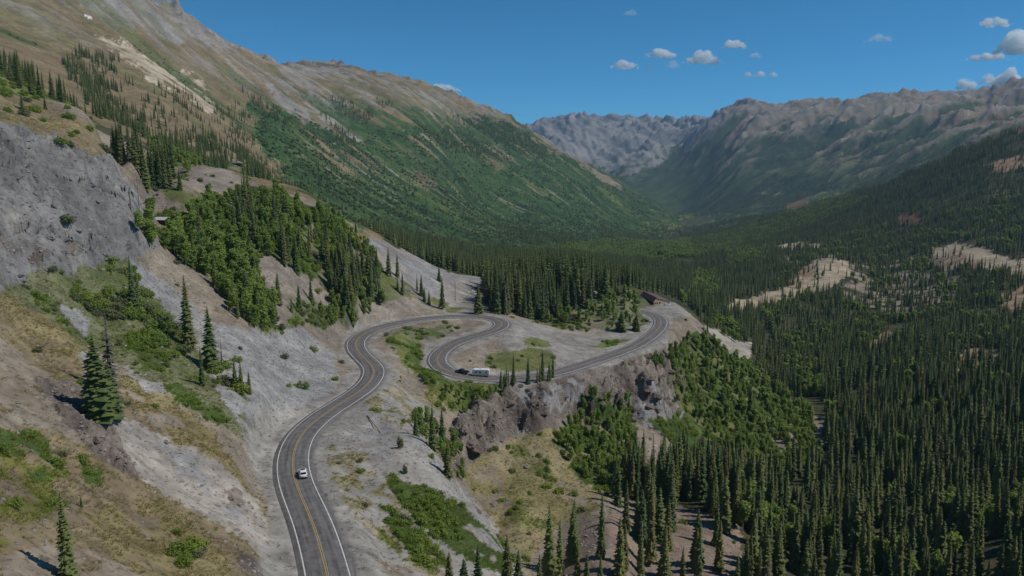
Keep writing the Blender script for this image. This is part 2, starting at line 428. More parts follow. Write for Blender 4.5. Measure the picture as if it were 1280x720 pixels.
def paint(cls, polys=None, ymin=0, ymax=1e9, jit=4.0, amount=1.0, mask=None, thresh=None, wl=14.0, run=None):
    a, b = [np.array(c, np.float32) for c in CLS[cls]]
    if polys is not None:
        win = window(polys, jit * 4, ymin, ymax)
        if win is None:
            return
        mk = region_in(win, polys, jit).astype(np.float32)
    else:
        r0, r1 = np.searchsorted(LL, [math.log(max(ymin, 1)), math.log(ymax)])
        win = (slice(r0, r1), slice(0, NS))
        mk = np.ones((r1 - r0, NS), np.float32) if mask is None else mask[win].astype(np.float32)
    if thresh is not None:                      # broken into patches
        if run is None: qx, qy = XG[win] / wl, YG[win] / wl
        elif run > 0: qx, qy = ac[win] / wl, al[win] / (wl * run)
        else: qx, qy = ac2[win] / wl, al2[win] / (-wl * run)
        n = fbm(qx, qy, 200 + len(cls) * 7 + int(ymin), 5, 0.62, CELL[win], wl)
        mk = mk * sstep(thresh - 0.12, thresh + 0.12, n)
    mk = mk * amount
    COLR[win] += (a + (b - a) * fm[win] - COLR[win]) * mk[..., None]
    CID[win][mk > 0.5] = CNAMES.index(cls)
BIG = [(-900, -900), (2200, -900), (2200, 1500), (-900, 1500)]
# base
paint('dirt', None, 0, 600)
paint('floor', None, 480)
rightf = [[(690, 800), (760, 640), (840, 640), (850, 560), (790, 520), (860, 440), (900, 400), (840, 370), (700, 320), (700, 280), (860, 270), (1000, 250), (1300, 120), (1900, 100), (1900, 900), (690, 900)]]
paint('floor', rightf, 150, 3300)
# left mountain
lm = [[(-900, -600), (300, -600), (640, 155), (700, 190), (860, 272), (760, 305), (600, 320), (480, 300), (330, 240), (230, 212), (160, 170), (0, 95), (-900, 60)]]
paint('alpine', lm, 420, 5200, 2)
paint('alpgrey', [[(50, -60), (180, 0), (240, 18), (310, 62), (270, 62), (200, 50), (120, 20)], [(-900, -600), (200, -600), (220, 10), (120, 8), (60, -20), (-100, -60), (-900, -200)]], 700, 5200, 7)
paint('alpgrey', [[(300, 56), (420, 76), (520, 102), (640, 160), (600, 160), (520, 125), (440, 100), (360, 95)]], 1200, 5200, 7, thresh=0.05, wl=70, run=4)
paint('alpine', [[(-900, -600), (200, -600), (640, 150), (600, 200), (330, 150), (0, 60), (-900, 0)]], 700, 5200, 2, thresh=0.1, wl=60, run=5, amount=.6)
paint('olive', [[(-900, -600), (200, -600), (640, 150), (700, 190), (400, 200), (200, 160), (0, 80), (-900, 40)]], 500, 5200, 2, thresh=0.12, wl=110, run=3, amount=.4)
paint('alpgrey', [[(200, 20), (420, 80), (560, 125), (540, 150), (300, 110)]], 1000, 5200, 6, thresh=0.28, wl=28, run=9, amount=.8)
paint('brownrock', [[(215, 10), (245, 18), (300, 60), (290, 72), (225, 35)], [(395, 74), (450, 78), (470, 95), (420, 92)], [(350, 150), (440, 140), (460, 180), (430, 195), (380, 170)]], 1000, 5200, 5, thresh=0.1, wl=40, amount=.8)
paint('alpgrey', [[(330, 100), (440, 130), (460, 170), (440, 190), (400, 165), (340, 130)]], 900, 5200, 8, thresh=-0.1, wl=90)
paint('pale', [[(112, 40), (140, 46), (200, 78), (250, 98), (275, 135), (268, 150), (230, 125), (180, 95), (140, 66)], [(325, 150), (352, 168), (352, 205), (335, 200)], [(620, 228), (640, 222), (655, 232), (640, 236)], [(430, 245), (446, 250), (444, 258), (432, 256)]], 500, 5200, 5, thresh=-0.25, wl=50)
paint('snow', [[(104, 17), (112, 21), (118, 27), (108, 22)]], 700, 5200, 1.5)
paint('shrub', [[(310, 125), (380, 150), (440, 185), (470, 160), (560, 162), (620, 150), (660, 170), (760, 225), (865, 275), (800, 310), (600, 330), (480, 300), (400, 262), (330, 195)]], 650, 5200, 9)
paint('shrubdark', [[(310, 125), (440, 185), (470, 160), (620, 150), (865, 275), (600, 330), (400, 262)]], 650, 5200, 6, thresh=0.05, wl=90, run=4)
paint('meadow', [[(310, 125), (440, 185), (470, 160), (620, 150), (865, 275), (600, 330), (400, 262)]], 650, 5200, 6, thresh=0.34, wl=60, amount=.5, run=6)
paint('shrub', [[(300, 105), (400, 130), (470, 135), (600, 140), (660, 165), (560, 165), (470, 165), (440, 190), (380, 155)]], 650, 5200, 9, thresh=0.12, wl=70, run=3)
paint('alpine', [[(330, 130), (440, 180), (560, 160), (660, 170), (660, 200), (560, 200), (440, 225), (360, 180)]], 650, 5200, 9, thresh=0.34, wl=60, run=4)
paint('pale', [[(340, 140), (440, 190), (560, 165), (700, 190), (780, 250), (600, 270), (420, 240)]], 650, 5200, 9, thresh=0.56, wl=34, run=7, amount=.45)
paint('alpine', [[(510, 205), (550, 215), (545, 235), (515, 230)], [(590, 190), (640, 205), (620, 215)]], 900, 5200, 9, amount=.55)
paint('shrub', [[(180, 185), (260, 195), (330, 215), (420, 255), (470, 290), (380, 262), (300, 215), (200, 205)]], 430, 1200, 6, thresh=-0.1, wl=40)
paint('meadow', [[(185, 180), (215, 185), (250, 205), (240, 212), (190, 200)]], 330, 900, 4, thresh=-0.2, wl=30)
paint('olive', [[(-300, 60), (0, 85), (60, 112), (120, 148), (120, 160), (60, 140), (0, 120), (-300, 100)]], 340, 900, 4, thresh=-0.1, wl=40)
# far right mountains
rm = [[(640, 150), (890, 100), (1000, 60), (1400, 20), (2200, -200), (2200, 170), (1290, 165), (1100, 232), (1000, 260), (900, 281), (860, 276), (780, 240)]]
paint('fartan', rm, 2700, 20000, 2)
paint('fargreen', [[(760, 240), (800, 222), (860, 192), (950, 176), (1040, 160), (1100, 165), (1180, 170), (1300, 165), (1300, 230), (1000, 270), (860, 285)]], 2700, 9000, 9)
paint('forest', [[(850, 262), (870, 215), (900, 195), (960, 172), (1030, 150), (1070, 165), (1120, 150), (1180, 158), (1220, 172), (1300, 168), (1300, 230), (1000, 270), (880, 285)]], 2700, 9000, 9, thresh=-0.2, wl=330)
paint('fartan', [[(905, 150), (960, 140), (1000, 150), (950, 170), (900, 185)], [(1050, 180), (1100, 175), (1080, 195), (1050, 200)], [(880, 205), (920, 190), (900, 210)]], 2700, 9000, 8, thresh=-0.05, wl=200)
paint('pale', [[(1190, 145), (1215, 152), (1225, 166), (1200, 165)], [(1100, 158), (1125, 150), (1120, 165)], [(955, 232), (985, 228), (975, 246), (955, 250)]], 2700, 9000, 5, thresh=0, wl=150, amount=.7)
paint('red', [[(1220, 165), (1300, 140), (1300, 162), (1240, 175)], [(985, 245), (1015, 242), (1005, 258), (985, 260)]], 1500, 9000, 5, amount=.55)
paint('farrock', [[(890, 100), (1000, 100), (1300, 60), (1300, 130), (1000, 150), (900, 165)]], 2700, 9000, 5, thresh=.15, wl=120, run=-2, amount=.7)
paint('red', [[(900, 120), (1000, 120), (1300, 80), (1300, 160), (1000, 160), (900, 180)]], 2700, 9000, 5, thresh=.2, wl=160, run=-2, amount=.35)
paint('fartan', [[(850, 150), (1000, 140), (1300, 130), (1300, 190), (860, 260)]], 2700, 9000, 6, thresh=.34, wl=110, run=-2, amount=.4)
paint('fargreen', [[(640, 150), (890, 120), (1000, 150), (1300, 120), (1300, 180), (860, 280), (780, 240)]], 2700, 9000, 6, thresh=.22, wl=170, run=-3)
paint('forest', [[(860, 200), (1000, 150), (1300, 140), (1300, 200), (860, 285)]], 2700, 9000, 6, thresh=.3, wl=120, run=-4)
rmask = region([[(850, 120), (1000, 120), (1400, 60), (1400, 200), (1000, 270), (860, 285), (760, 240), (830, 170)]], 5, 2700, 9000)
lowm = sstep(520, 120, ZG)
paint('forest', mask=rmask * sstep(.0, -.45, gul_r) * sstep(430, 150, ZG), amount=.85)
paint('fartan', mask=rmask * sstep(.25, .6, gul_r) * sstep(-120, 120, ZG), amount=.75)
paint('farrock', mask=rmask * sstep(.55, .85, gul_r) * sstep(150, 350, ZG), amount=.8)
lmask = region(lm, 4, 1000, 5200)
paint('shrub', mask=lmask * sstep(-.05, -.5, gul_l) * sstep(330, 160, ZG), amount=.75)
paint('olive', mask=lmask * sstep(-.05, -.5, gul_l) * sstep(150, 330, ZG), amount=.5)
paint('alpgrey', mask=lmask * sstep(.35, .75, gul_l) * sstep(120, 260, ZG), amount=.55)
# far peaks
paint('farrock', [[(600, 120), (890, 120), (905, 150), (860, 185), (800, 210), (760, 225), (640, 200)]], 5600, 20000, 5)
paint('fargreen', [[(700, 195), (760, 210), (830, 190), (860, 180), (840, 230), (760, 245)]], 5000, 20000, 9, thresh=0.0, wl=300)
# valley and right forest hillside
paint('meadow', [[(735, 305), (790, 290), (860, 270), (880, 276), (820, 300), (760, 318)], [(840, 345), (890, 340), (900, 365), (860, 375)], [(930, 290), (1010, 285), (1000, 305), (940, 308)], [(580, 318), (640, 318), (640, 326), (590, 328)], [(1030, 240), (1080, 250), (1060, 262), (1020, 258)]], 800, 5000, 8, thresh=-0.15, wl=60)
paint('taillight', [[(727, 312), (733, 308), (739, 312), (735, 322), (730, 322)], [(750, 300), (763, 299), (763, 304), (752, 305)], [(648, 336), (675, 332), (700, 337), (700, 343), (650, 343)]], 560, 5000, 1.5)
paint('tail', [[(990, 352), (1015, 328), (1045, 322), (1062, 330), (1060, 346), (1030, 362), (995, 368)], [(1160, 312), (1190, 303), (1235, 312), (1262, 322), (1300, 328), (1300, 350), (1240, 338), (1180, 330)], [(895, 385), (930, 372), (965, 362), (1000, 356), (1000, 370), (960, 382), (905, 392)], [(970, 305), (1030, 302), (1025, 312), (975, 312)]], 620, 1700, 4)
paint('orange', [[(985, 352), (1012, 330), (1025, 335), (1000, 362)], [(1078, 432), (1108, 415), (1136, 418), (1112, 432), (1085, 440)], [(1190, 455), (1208, 428), (1255, 440), (1240, 456), (1200, 462)], [(1230, 205), (1290, 192), (1290, 206), (1245, 214)], [(1160, 325), (1200, 318), (1230, 330), (1180, 338)], [(1250, 365), (1290, 355), (1290, 385), (1255, 390)], [(1150, 375), (1180, 360), (1190, 372), (1160, 385)], [(880, 432), (935, 440), (930, 456), (900, 458)]], 480, 2300, 4, thresh=-0.55, wl=30)
paint('dirt', [[(1060, 335), (1160, 315), (1200, 340), (1190, 375), (1100, 395), (1060, 365)], [(960, 320), (1060, 318), (1000, 340)]], 620, 1700, 6, thresh=-0.05, wl=40)
paint('red', [[(1120, 270), (1155, 265), (1150, 280), (1122, 282)], [(980, 250), (1015, 243), (1000, 258)]], 900, 2600, 4)
# slopes on the left, near
paint('dry', [[(-900, 340), (0, 362), (100, 442), (170, 510), (345, 690), (370, 900), (-900, 900)]], 0, 185, 4)
paint('dirt', [[(-900, 400), (0, 420), (90, 480), (130, 560), (60, 560), (-900, 520)], [(0, 690), (120, 690), (200, 730), (0, 780)]], 0, 185, 6, thresh=-0.2, wl=12)
paint('ochre', [[(-100, 330), (0, 352), (60, 382), (118, 445), (110, 465), (60, 430), (0, 390), (-100, 370)], [(150, 470), (205, 490), (262, 540), (305, 592), (335, 640), (315, 640), (258, 588), (200, 532), (150, 500)], [(100, 640), (200, 620), (280, 690), (300, 740), (160, 720)]], 0, 200, 4, thresh=-0.35, wl=9)
paint('yellowgreen', [[(-300, 530), (0, 545), (70, 570), (92, 600), (80, 640), (40, 665), (0, 690), (-300, 720)]], 0, 140, 5, thresh=-0.05, wl=5)
paint('lush', [[(20, 565), (75, 575), (78, 600), (40, 600)], [(-20, 540), (60, 545), (60, 575), (0, 572)], [(215, 690), (240, 680), (245, 705), (225, 712)], [(100, 570), (125, 590), (130, 615), (105, 600)]], 0, 140, 4, thresh=-0.3, wl=6)
paint('palescree', [[(125, 518), (150, 520), (190, 540), (250, 565), (320, 618), (352, 690), (330, 690), (260, 650), (200, 612), (168, 590), (150, 555)]], 0, 190, 3)
paint('scree', [[(185, 545), (225, 560), (280, 600), (270, 620), (225, 590)], [(240, 600), (290, 625), (330, 670), (280, 640)]], 0, 190, 4, thresh=-0.2, wl=7)
paint('brownrock', POLY['rib'], 0, 190, 3)
paint('brownrock', [[(280, 612), (300, 612), (308, 630), (290, 632)], [(300, 690), (330, 700), (325, 720), (300, 715)]], 0, 190, 3)
paint('mixgreen', [[(-200, 335), (60, 330), (160, 320), (200, 375), (262, 440), (322, 515), (335, 560), (262, 530), (190, 485), (120, 440), (0, 362), (-200, 350)]], 110, 300, 4)
paint('scree', [[(92, 440), (108, 430), (125, 470), (110, 475)], [(60, 372), (110, 400), (108, 425), (90, 410)], [(150, 455), (200, 480), (215, 500), (175, 490)], [(255, 470), (300, 460), (335, 545), (320, 560)]], 110, 300, 4, thresh=-0.3, wl=8)
paint('scree', [[(160, 318), (200, 345), (260, 400), (325, 412), (370, 405), (420, 440), (425, 480), (370, 540), (345, 590), (322, 540), (300, 470), (240, 415), (190, 372), (165, 345)]], 140, 320, 4)
paint('palescree', [[(215, 385), (262, 420), (262, 450), (240, 430)]], 140, 320, 4, amount=.6)
paint('lush', [[(200, 480), (230, 488), (285, 530), (270, 540), (215, 505)], [(150, 420), (200, 410), (215, 460), (180, 470)]], 140, 260, 4, thresh=-0.35, wl=9)
paint('cliffgrey', POLY['cliff'], 0, 300, 2)
paint('joint', mask=cliff * sstep(.045, .0, np.abs(ck)) * sstep(-.1, .25, perlin(XG / 30, ZG / 26, 415)))
paint('palescree', POLY['cliff'], 0, 300, 2, thresh=0.42, wl=16, amount=.35)
paint('brownrock', [[(-100, 380), (0, 320), (40, 330), (100, 330), (110, 300), (60, 320), (20, 300), (-100, 300)]], 0, 300, 5, thresh=-0.1, wl=10, amount=.8)
paint('dry', [[(-300, 60), (0, 98), (60, 126), (125, 160), (165, 185), (140, 205), (50, 170), (0, 160), (-300, 132)]], 205, 420, 3)
paint('ochre', [[(-300, 90), (20, 125), (90, 150), (120, 165), (60, 165), (0, 155), (-300, 130)]], 205, 420, 4, thresh=-0.1, wl=16)
paint('grass', [[(-200, 70), (0, 95), (50, 118), (60, 130), (0, 118), (-200, 110)]], 205, 420, 4, thresh=-0.2, wl=16)
# the benches behind the rock
paint('pinkrock', [[(155, 236), (225, 236), (222, 268), (200, 272), (165, 262)], [(225, 205), (285, 212), (335, 236), (320, 248), (260, 240), (225, 225)]], 285, 520, 3)
paint('olive', [[(200, 235), (250, 238), (300, 255), (250, 280), (220, 262)]], 285, 520, 3, thresh=-0.2, wl=12)
paint('mixgreen', [[(195, 275), (240, 250), (330, 234), (420, 268), (472, 302), (560, 360), (520, 375), (470, 382), (425, 420), (380, 402), (330, 420), (258, 345)]], 255, 500, 3)
paint('lush', [[(170, 285), (260, 290), (340, 380), (330, 430), (262, 345)], [(250, 280), (330, 240), (420, 272), (470, 330), (440, 380), (330, 320)]], 255, 500, 5, thresh=-0.05, wl=16)
paint('pinkrock', [[(285, 328), (330, 318), (380, 340), (425, 372), (430, 390), (370, 372), (300, 350)], [(330, 380), (362, 372), (362, 402), (340, 405)]], 255, 500, 5)
paint('pinkrock', [[(392, 425), (425, 398), (470, 380), (520, 370), (545, 384), (500, 396), (455, 408), (425, 430)]], 290, 430, 3)
paint('scree', [[(415, 280), (470, 298), (560, 338), (612, 350), (612, 388), (560, 392), (520, 370), (480, 340), (440, 300)]], 360, 540, 3)
paint('pinkrock', [[(415, 280), (470, 298), (560, 338), (612, 350), (612, 388), (560, 392), (520, 370), (480, 340), (440, 300)]], 360, 540, 3, thresh=0.0, wl=22, amount=.6)
paint('olive', [[(480, 340), (540, 370), (590, 385), (560, 388), (510, 372), (470, 360)]], 360, 500, 4, thresh=-0.05, wl=12)
# right of the road
paint('gravel', [[(400, 900), (375, 560), (440, 500), (480, 440), (530, 470), (550, 520), (525, 540), (560, 590), (610, 645), (650, 705), (660, 900)]], 0, 245, 3)
paint('scree', [[(520, 545), (560, 590), (610, 645), (650, 705), (610, 680), (550, 610), (505, 560)], [(440, 510), (500, 500), (520, 540), (480, 580), (430, 560)]], 0, 245, 5, thresh=-0.15, wl=14, amount=.7)
paint('bowl', [[(402, 560), (450, 556), (500, 620), (520, 680), (480, 680), (440, 645), (412, 610)], [(440, 500), (500, 470), (545, 500), (500, 540)]], 0, 245, 6, thresh=-0.02, wl=6, amount=.75)
paint('dirt', [[(450, 690), (560, 700), (560, 800), (430, 800)], [(440, 650), (500, 680), (470, 700)]], 0, 245, 6, thresh=0.0, wl=10)
paint('lush', [[(484, 600), (505, 598), (560, 628), (625, 672), (640, 720), (600, 715), (560, 690), (520, 650), (495, 625)], [(470, 632), (500, 640), (545, 690), (560, 720), (520, 700)]], 0, 215, 4, thresh=-0.5, wl=9)
paint('grass', [[(470, 655), (510, 690), (550, 720), (540, 726), (480, 680)]], 0, 215, 4, thresh=-0.2, wl=8)
paint('grass', [[(482, 420), (515, 412), (532, 440), (545, 462), (565, 476), (650, 478), (690, 470), (660, 490), (620, 510), (560, 515), (540, 490), (505, 455)]], 225, 345, 4)
paint('lush', [[(485, 420), (510, 415), (535, 455), (560, 475), (600, 485), (630, 490), (600, 520), (560, 510), (500, 445)]], 225, 345, 4, thresh=-0.05, wl=9)
paint('yellowgreen', [[(530, 475), (550, 480), (560, 520), (535, 505)]], 200, 300, 4, thresh=-0.2, wl=7, amount=.8)
paint('mixgreen', [[(500, 416), (560, 404), (585, 408), (550, 425), (530, 440), (520, 430)]], 300, 390, 4)
paint('pinkrock', [[(520, 428), (560, 408), (590, 406), (600, 412), (560, 425), (535, 440)], [(575, 432), (620, 425), (650, 430), (610, 446)]], 290, 400, 4, thresh=0.0, wl=10)
paint('brownrock', [[(556, 550), (590, 515), (640, 490), (660, 476), (720, 462), (830, 440), (862, 470), (850, 530), (790, 530), (720, 532), (640, 548), (595, 578), (575, 600)]], 215, 430, 4)
paint('pinkrock', [[(560, 530), (600, 510), (620, 520), (600, 560), (580, 580)], [(780, 460), (840, 450), (850, 480), (800, 500)]], 215, 430, 5, thresh=-0.1, wl=9)
paint('scree', [[(640, 490), (720, 480), (740, 500), (700, 520), (650, 520)], [(790, 490), (850, 490), (850, 530), (800, 530)], [(640, 540), (660, 545), (700, 600), (690, 610)]], 215, 430, 5, thresh=-0.05, wl=9)
paint('bowl', [[(572, 590), (600, 572), (645, 548), (720, 532), (760, 540), (780, 600), (745, 640), (700, 655), (665, 700), (640, 690), (600, 630)]], 172, 300, 4)
paint('grass', [[(640, 548), (690, 535), (690, 600), (660, 640), (700, 660), (670, 690), (640, 690), (640, 600)]], 172, 300, 6, thresh=0.08, wl=16, amount=.7)
paint('dirt', [[(575, 590), (620, 580), (640, 640), (610, 640)], [(690, 600), (745, 600), (750, 630), (700, 640)]], 172, 300, 6, thresh=0.0, wl=12, amount=.8)
paint('lush', [[(690, 555), (735, 505), (790, 505), (795, 560), (775, 615), (740, 610), (710, 590)]], 225, 335, 5, thresh=-0.3, wl=12)
paint('spur', [[(680, 760), (700, 690), (765, 640), (840, 630), (925, 655), (930, 700), (900, 800), (680, 800)]], 160, 250, 3)
paint('lush', [[(835, 440), (870, 412), (905, 440), (960, 480), (1010, 515), (1025, 575), (965, 605), (900, 560), (850, 530)], [(790, 530), (850, 520), (900, 570), (820, 580)]], 300, 480, 5, thresh=-0.3, wl=14)
paint('olive', [[(835, 440), (870, 412), (905, 440), (960, 480), (1010, 515), (1025, 575), (965, 605), (900, 560), (850, 530)]], 300, 480, 5, thresh=0.12, wl=16)
paint('dirt', [[(960, 540), (985, 530), (1000, 560), (980, 590), (960, 570)], [(1010, 515), (1030, 520), (1032, 560), (1018, 550)]], 300, 480, 3)
paint('lot', [[(640, 402), (700, 396), (740, 414), (830, 402), (835, 430), (720, 470), (690, 452), (660, 440), (620, 430)]], 300, 470, 2)
paint('pinkrock', [[(690, 418), (720, 410), (790, 404), (830, 398), (830, 408), (740, 420), (700, 425)]], 340, 470, 2, thresh=-0.1, wl=9, amount=.8)
paint('olive', [[(605, 442), (640, 436), (690, 436), (694, 458), (640, 464), (606, 460)], [(655, 424), (680, 422), (690, 432), (660, 436)]], 290, 360, 2)
paint('grass', [[(735, 432), (770, 424), (798, 422), (800, 430), (760, 436)]], 330, 400, 2)
paint('mixgreen', [[(660, 402), (700, 378), (760, 362), (815, 372), (830, 394), (800, 408), (740, 412), (700, 412)]], 395, 540, 3)
paint('lot', [[(806, 382), (835, 378), (860, 380), (870, 395), (835, 398), (815, 396)]], 440, 560, 2)
paint('taillight', [[(862, 404), (885, 408), (940, 428), (935, 452), (915, 452), (880, 432), (866, 416)]], 480, 720, 3)
paint('gravel', [[(560, 352), (612, 350), (612, 388), (560, 375)]], 420, 540, 2, amount=.6)
# road shoulders of grey gravel, wider on the outside of the bends
shw = 7.6 + 2.2 * fbm(XG / 40, YG / 40, 301, 3) + 3.0 * sstep(0.0, 0.4, perlin(XG / 55, YG / 55, 303))
sh = sstep(shw + 0.9, shw - 0.9, RD + 0.5 * fine_n) * (YG < 520)
paint('gravel', mask=sh)
# overall mottling that belongs to the ground itself (stones, dust, tufts)
mott = 1 + 0.16 * fine_n[..., None] + 0.10 * (fm - 0.5)
streak = fbm(ac / 1.7, al / 17, 311, 4, .6, CELL, 1.7) * (YG < 420) * (PX < 480)
mott = mott + .20 * streak[..., None]
COLR *= np.clip(mott, 0.55, 1.5)
# outcrop: steep bare rock shows greyer
rockm = np.clip(cliff + canyon + rib, 0, 1)
ROUGH = np.clip(0.35 + rockm, 0, 1)
print('cover', round(time.time() - T0, 1))

# ------------------------------------------------------------------ materials
def new_mat(name, rough=0.9, spec=0.2):
    m = bpy.data.materials.new(name); m.use_nodes = True
    b = m.node_tree.nodes['Principled BSDF']
    b.inputs['Roughness'].default_value = rough
    b.inputs['Specular IOR Level'].default_value = spec
    return m, m.node_tree.nodes, m.node_tree.links, b
def ground_mat():
    m, N, L, b = new_mat('ground_cover', 0.95, 0.1)
    at = N.new('ShaderNodeAttribute'); at.attribute_name = 'cover'
    geo = N.new('ShaderNodeNewGeometry')
    n1 = N.new('ShaderNodeTexNoise'); n1.inputs['Scale'].default_value = 0.16; n1.inputs['Detail'].default_value = 9; n1.inputs['Roughness'].default_value = 0.68
    L.new(geo.outputs['Position'], n1.inputs['Vector'])
    mr = N.new('ShaderNodeMapRange'); mr.inputs['From Min'].default_value = 0.3; mr.inputs['From Max'].default_value = 0.7
    mr.inputs['To Min'].default_value = 0.62; mr.inputs['To Max'].default_value = 1.34
    L.new(n1.outputs['Fac'], mr.inputs['Value'])
    mx = N.new('ShaderNodeMix'); mx.data_type = 'RGBA'; mx.blend_type = 'MULTIPLY'; mx.inputs['Factor'].default_value = 1
    L.new(at.outputs['Color'], mx.inputs['A']); L.new(mr.outputs['Result'], mx.inputs['B'])
    # dark and light specks: stones, clods, low herbs
    n3 = N.new('ShaderNodeTexNoise'); n3.inputs['Scale'].default_value = 0.75; n3.inputs['Detail'].default_value = 4; n3.inputs['Roughness'].default_value = 0.65
    L.new(geo.outputs['Position'], n3.inputs['Vector'])
    rp = N.new('ShaderNodeValToRGB'); e = rp.color_ramp.elements
    e[0].position = .36; e[0].color = (.52, .54, .50, 1); e[1].position = .44; e[1].color = (1, 1, 1, 1)
    e.new(.60).color = (1, 1, 1, 1); e.new(.68).color = (1.3, 1.28, 1.25, 1)
    L.new(n3.outputs['Fac'], rp.inputs['Fac'])
    mx2 = N.new('ShaderNodeMix'); mx2.data_type = 'RGBA'; mx2.blend_type = 'MULTIPLY'; mx2.inputs['Factor'].default_value = 1
    L.new(mx.outputs['Result'], mx2.inputs['A']); L.new(rp.outputs['Color'], mx2.inputs['B'])
    L.new(mx2.outputs['Result'], b.inputs['Base Color'])
    n2 = N.new('ShaderNodeTexNoise'); n2.inputs['Scale'].default_value = 0.09; n2.inputs['Detail'].default_value = 8; n2.inputs['Roughness'].default_value = 0.7
    L.new(geo.outputs['Position'], n2.inputs['Vector'])
    at2 = N.new('ShaderNodeAttribute'); at2.attribute_name = 'crag'
    # coarser crags where only the big shapes carry
    n4 = N.new('ShaderNodeTexNoise'); n4.inputs['Scale'].default_value = 0.012; n4.inputs['Detail'].default_value = 6; n4.inputs['Roughness'].default_value = 0.62
    n4.noise_type = 'RIDGED_MULTIFRACTAL'
    L.new(geo.outputs['Position'], n4.inputs['Vector'])
    at4 = N.new('ShaderNodeAttribute'); at4.attribute_name = 'alp'
    bp4 = N.new('ShaderNodeBump'); bp4.inputs['Distance'].default_value = 14
    L.new(at4.outputs['Fac'], bp4.inputs['Strength']); L.new(n4.outputs['Fac'], bp4.inputs['Height'])
    bp = N.new('ShaderNodeBump'); bp.inputs['Distance'].default_value = 2.2
    L.new(at2.outputs['Fac'], bp.inputs['Strength'])
    L.new(bp4.outputs['Normal'], bp.inputs['Normal']); L.new(n2.outputs['Fac'], bp.inputs['Height']); L.new(bp.outputs['Normal'], b.inputs['Normal'])
    return m
GROUND = ground_mat()

def grid_object(name, mask_faces, label=None):
    """the part of the terrain sheet whose cells are in the mask"""
    jj, ii = np.nonzero(mask_faces)
    a = jj * NS + ii
    f = np.stack([a, a + 1, a + NS + 1, a + NS], 1)
    used = np.zeros(NS * NL, bool); used[f.ravel()] = True
    remap = np.cumsum(used) - 1
    co = VV.reshape(-1, 3)[used]
    f = remap[f].astype(np.int32)
    me = bpy.data.meshes.new(name)
    me.vertices.add(len(co)); me.vertices.foreach_set('co', co.astype(np.float32).ravel())
    me.loops.add(f.size); me.loops.foreach_set('vertex_index', f.ravel())
    me.polygons.add(len(f)); me.polygons.foreach_set('loop_start', np.arange(0, f.size, 4, dtype=np.int32))
    me.update(calc_edges=True)
    me.polygons.foreach_set('use_smooth', np.ones(len(f), bool))
    ca = me.attributes.new('cover', 'FLOAT_COLOR', 'POINT')
    ca.data.foreach_set('color', np.c_[COLR.reshape(-1, 3)[used], np.ones(used.sum())].astype(np.float32).ravel())
    cr = me.attributes.new('crag', 'FLOAT', 'POINT')
    cr.data.foreach_set('value', ROUGH.ravel()[used].astype(np.float32))
    cr = me.attributes.new('alp', 'FLOAT', 'POINT')
    cr.data.foreach_set('value', (sstep(1300, 3500, YG) * (.25 + .75 * hi) * .8).ravel()[used].astype(np.float32))
    me.materials.append(GROUND)
    o = bpy.data.objects.new(name, me); COL.objects.link(o)
    o['kind'] = 'structure'
    if label: o['label'] = label
    return o
Yc = YG[:-1, :-1]; Sc = SX[None, :-1] * np.ones((NL - 1, 1)); 
m_left = (Yc > 650) & (Sc < np.interp(Yc, [650, 1300, 2400, 4200, 13500], [-0.20, -0.06, 0.05, 0.20, 0.02]))
m_peaks = (Yc > 5300) & ~m_left & (Sc < np.interp(Yc, [5300, 7000, 13500], [0.20, 0.262, 0.27]))
m_right = (Yc > 2750) & ~m_left & ~m_peaks & (Sc > np.interp(Yc, [2750, 4500, 5300], [0.30, 0.2, 0.2]))
m_near = ~(m_left | m_right | m_peaks)
grid_object('terrain', m_near)
grid_object('mountain', m_left)
grid_object('mountain.001', m_right)
grid_object('mountain.002', m_peaks)
# ------------------------------------------------------------------ object helpers
def link(name, me, parent=None):
    o = bpy.data.objects.new(name, me); COL.objects.link(o)
    if parent is not None:
        o.parent = parent
    return o
def thing(name, label, cat, loc=(0, 0, 0), rotz=0.0, group=None, scale=1.0):
    o = bpy.data.objects.new(name, None); COL.objects.link(o)
    o.empty_display_size = 0.5
    o.location = loc; o.rotation_euler = (0, 0, rotz); o.scale = (scale,) * 3 if np.isscalar(scale) else scale
    tag(o, label, cat, group)
    return o
def tag(o, label, cat, group=None):
    o['label'] = label; o['category'] = cat
    if group: o['group'] = group
    return o
def mesh_from(name, V, F, mats, mi=None, smooth=False):
    me = bpy.data.meshes.new(name)
    me.from_pydata([tuple(map(float, v)) for v in V], [], [tuple(map(int, f)) for f in F])
    for m in (mats if isinstance(mats, (list, tuple)) else [mats]):
        me.materials.append(m)
    if mi is not None:
        me.polygons.foreach_set('material_index', np.asarray(mi, np.int32))
    if smooth:
        me.polygons.foreach_set('use_smooth', np.ones(len(F), bool))
    me.update()
    return me

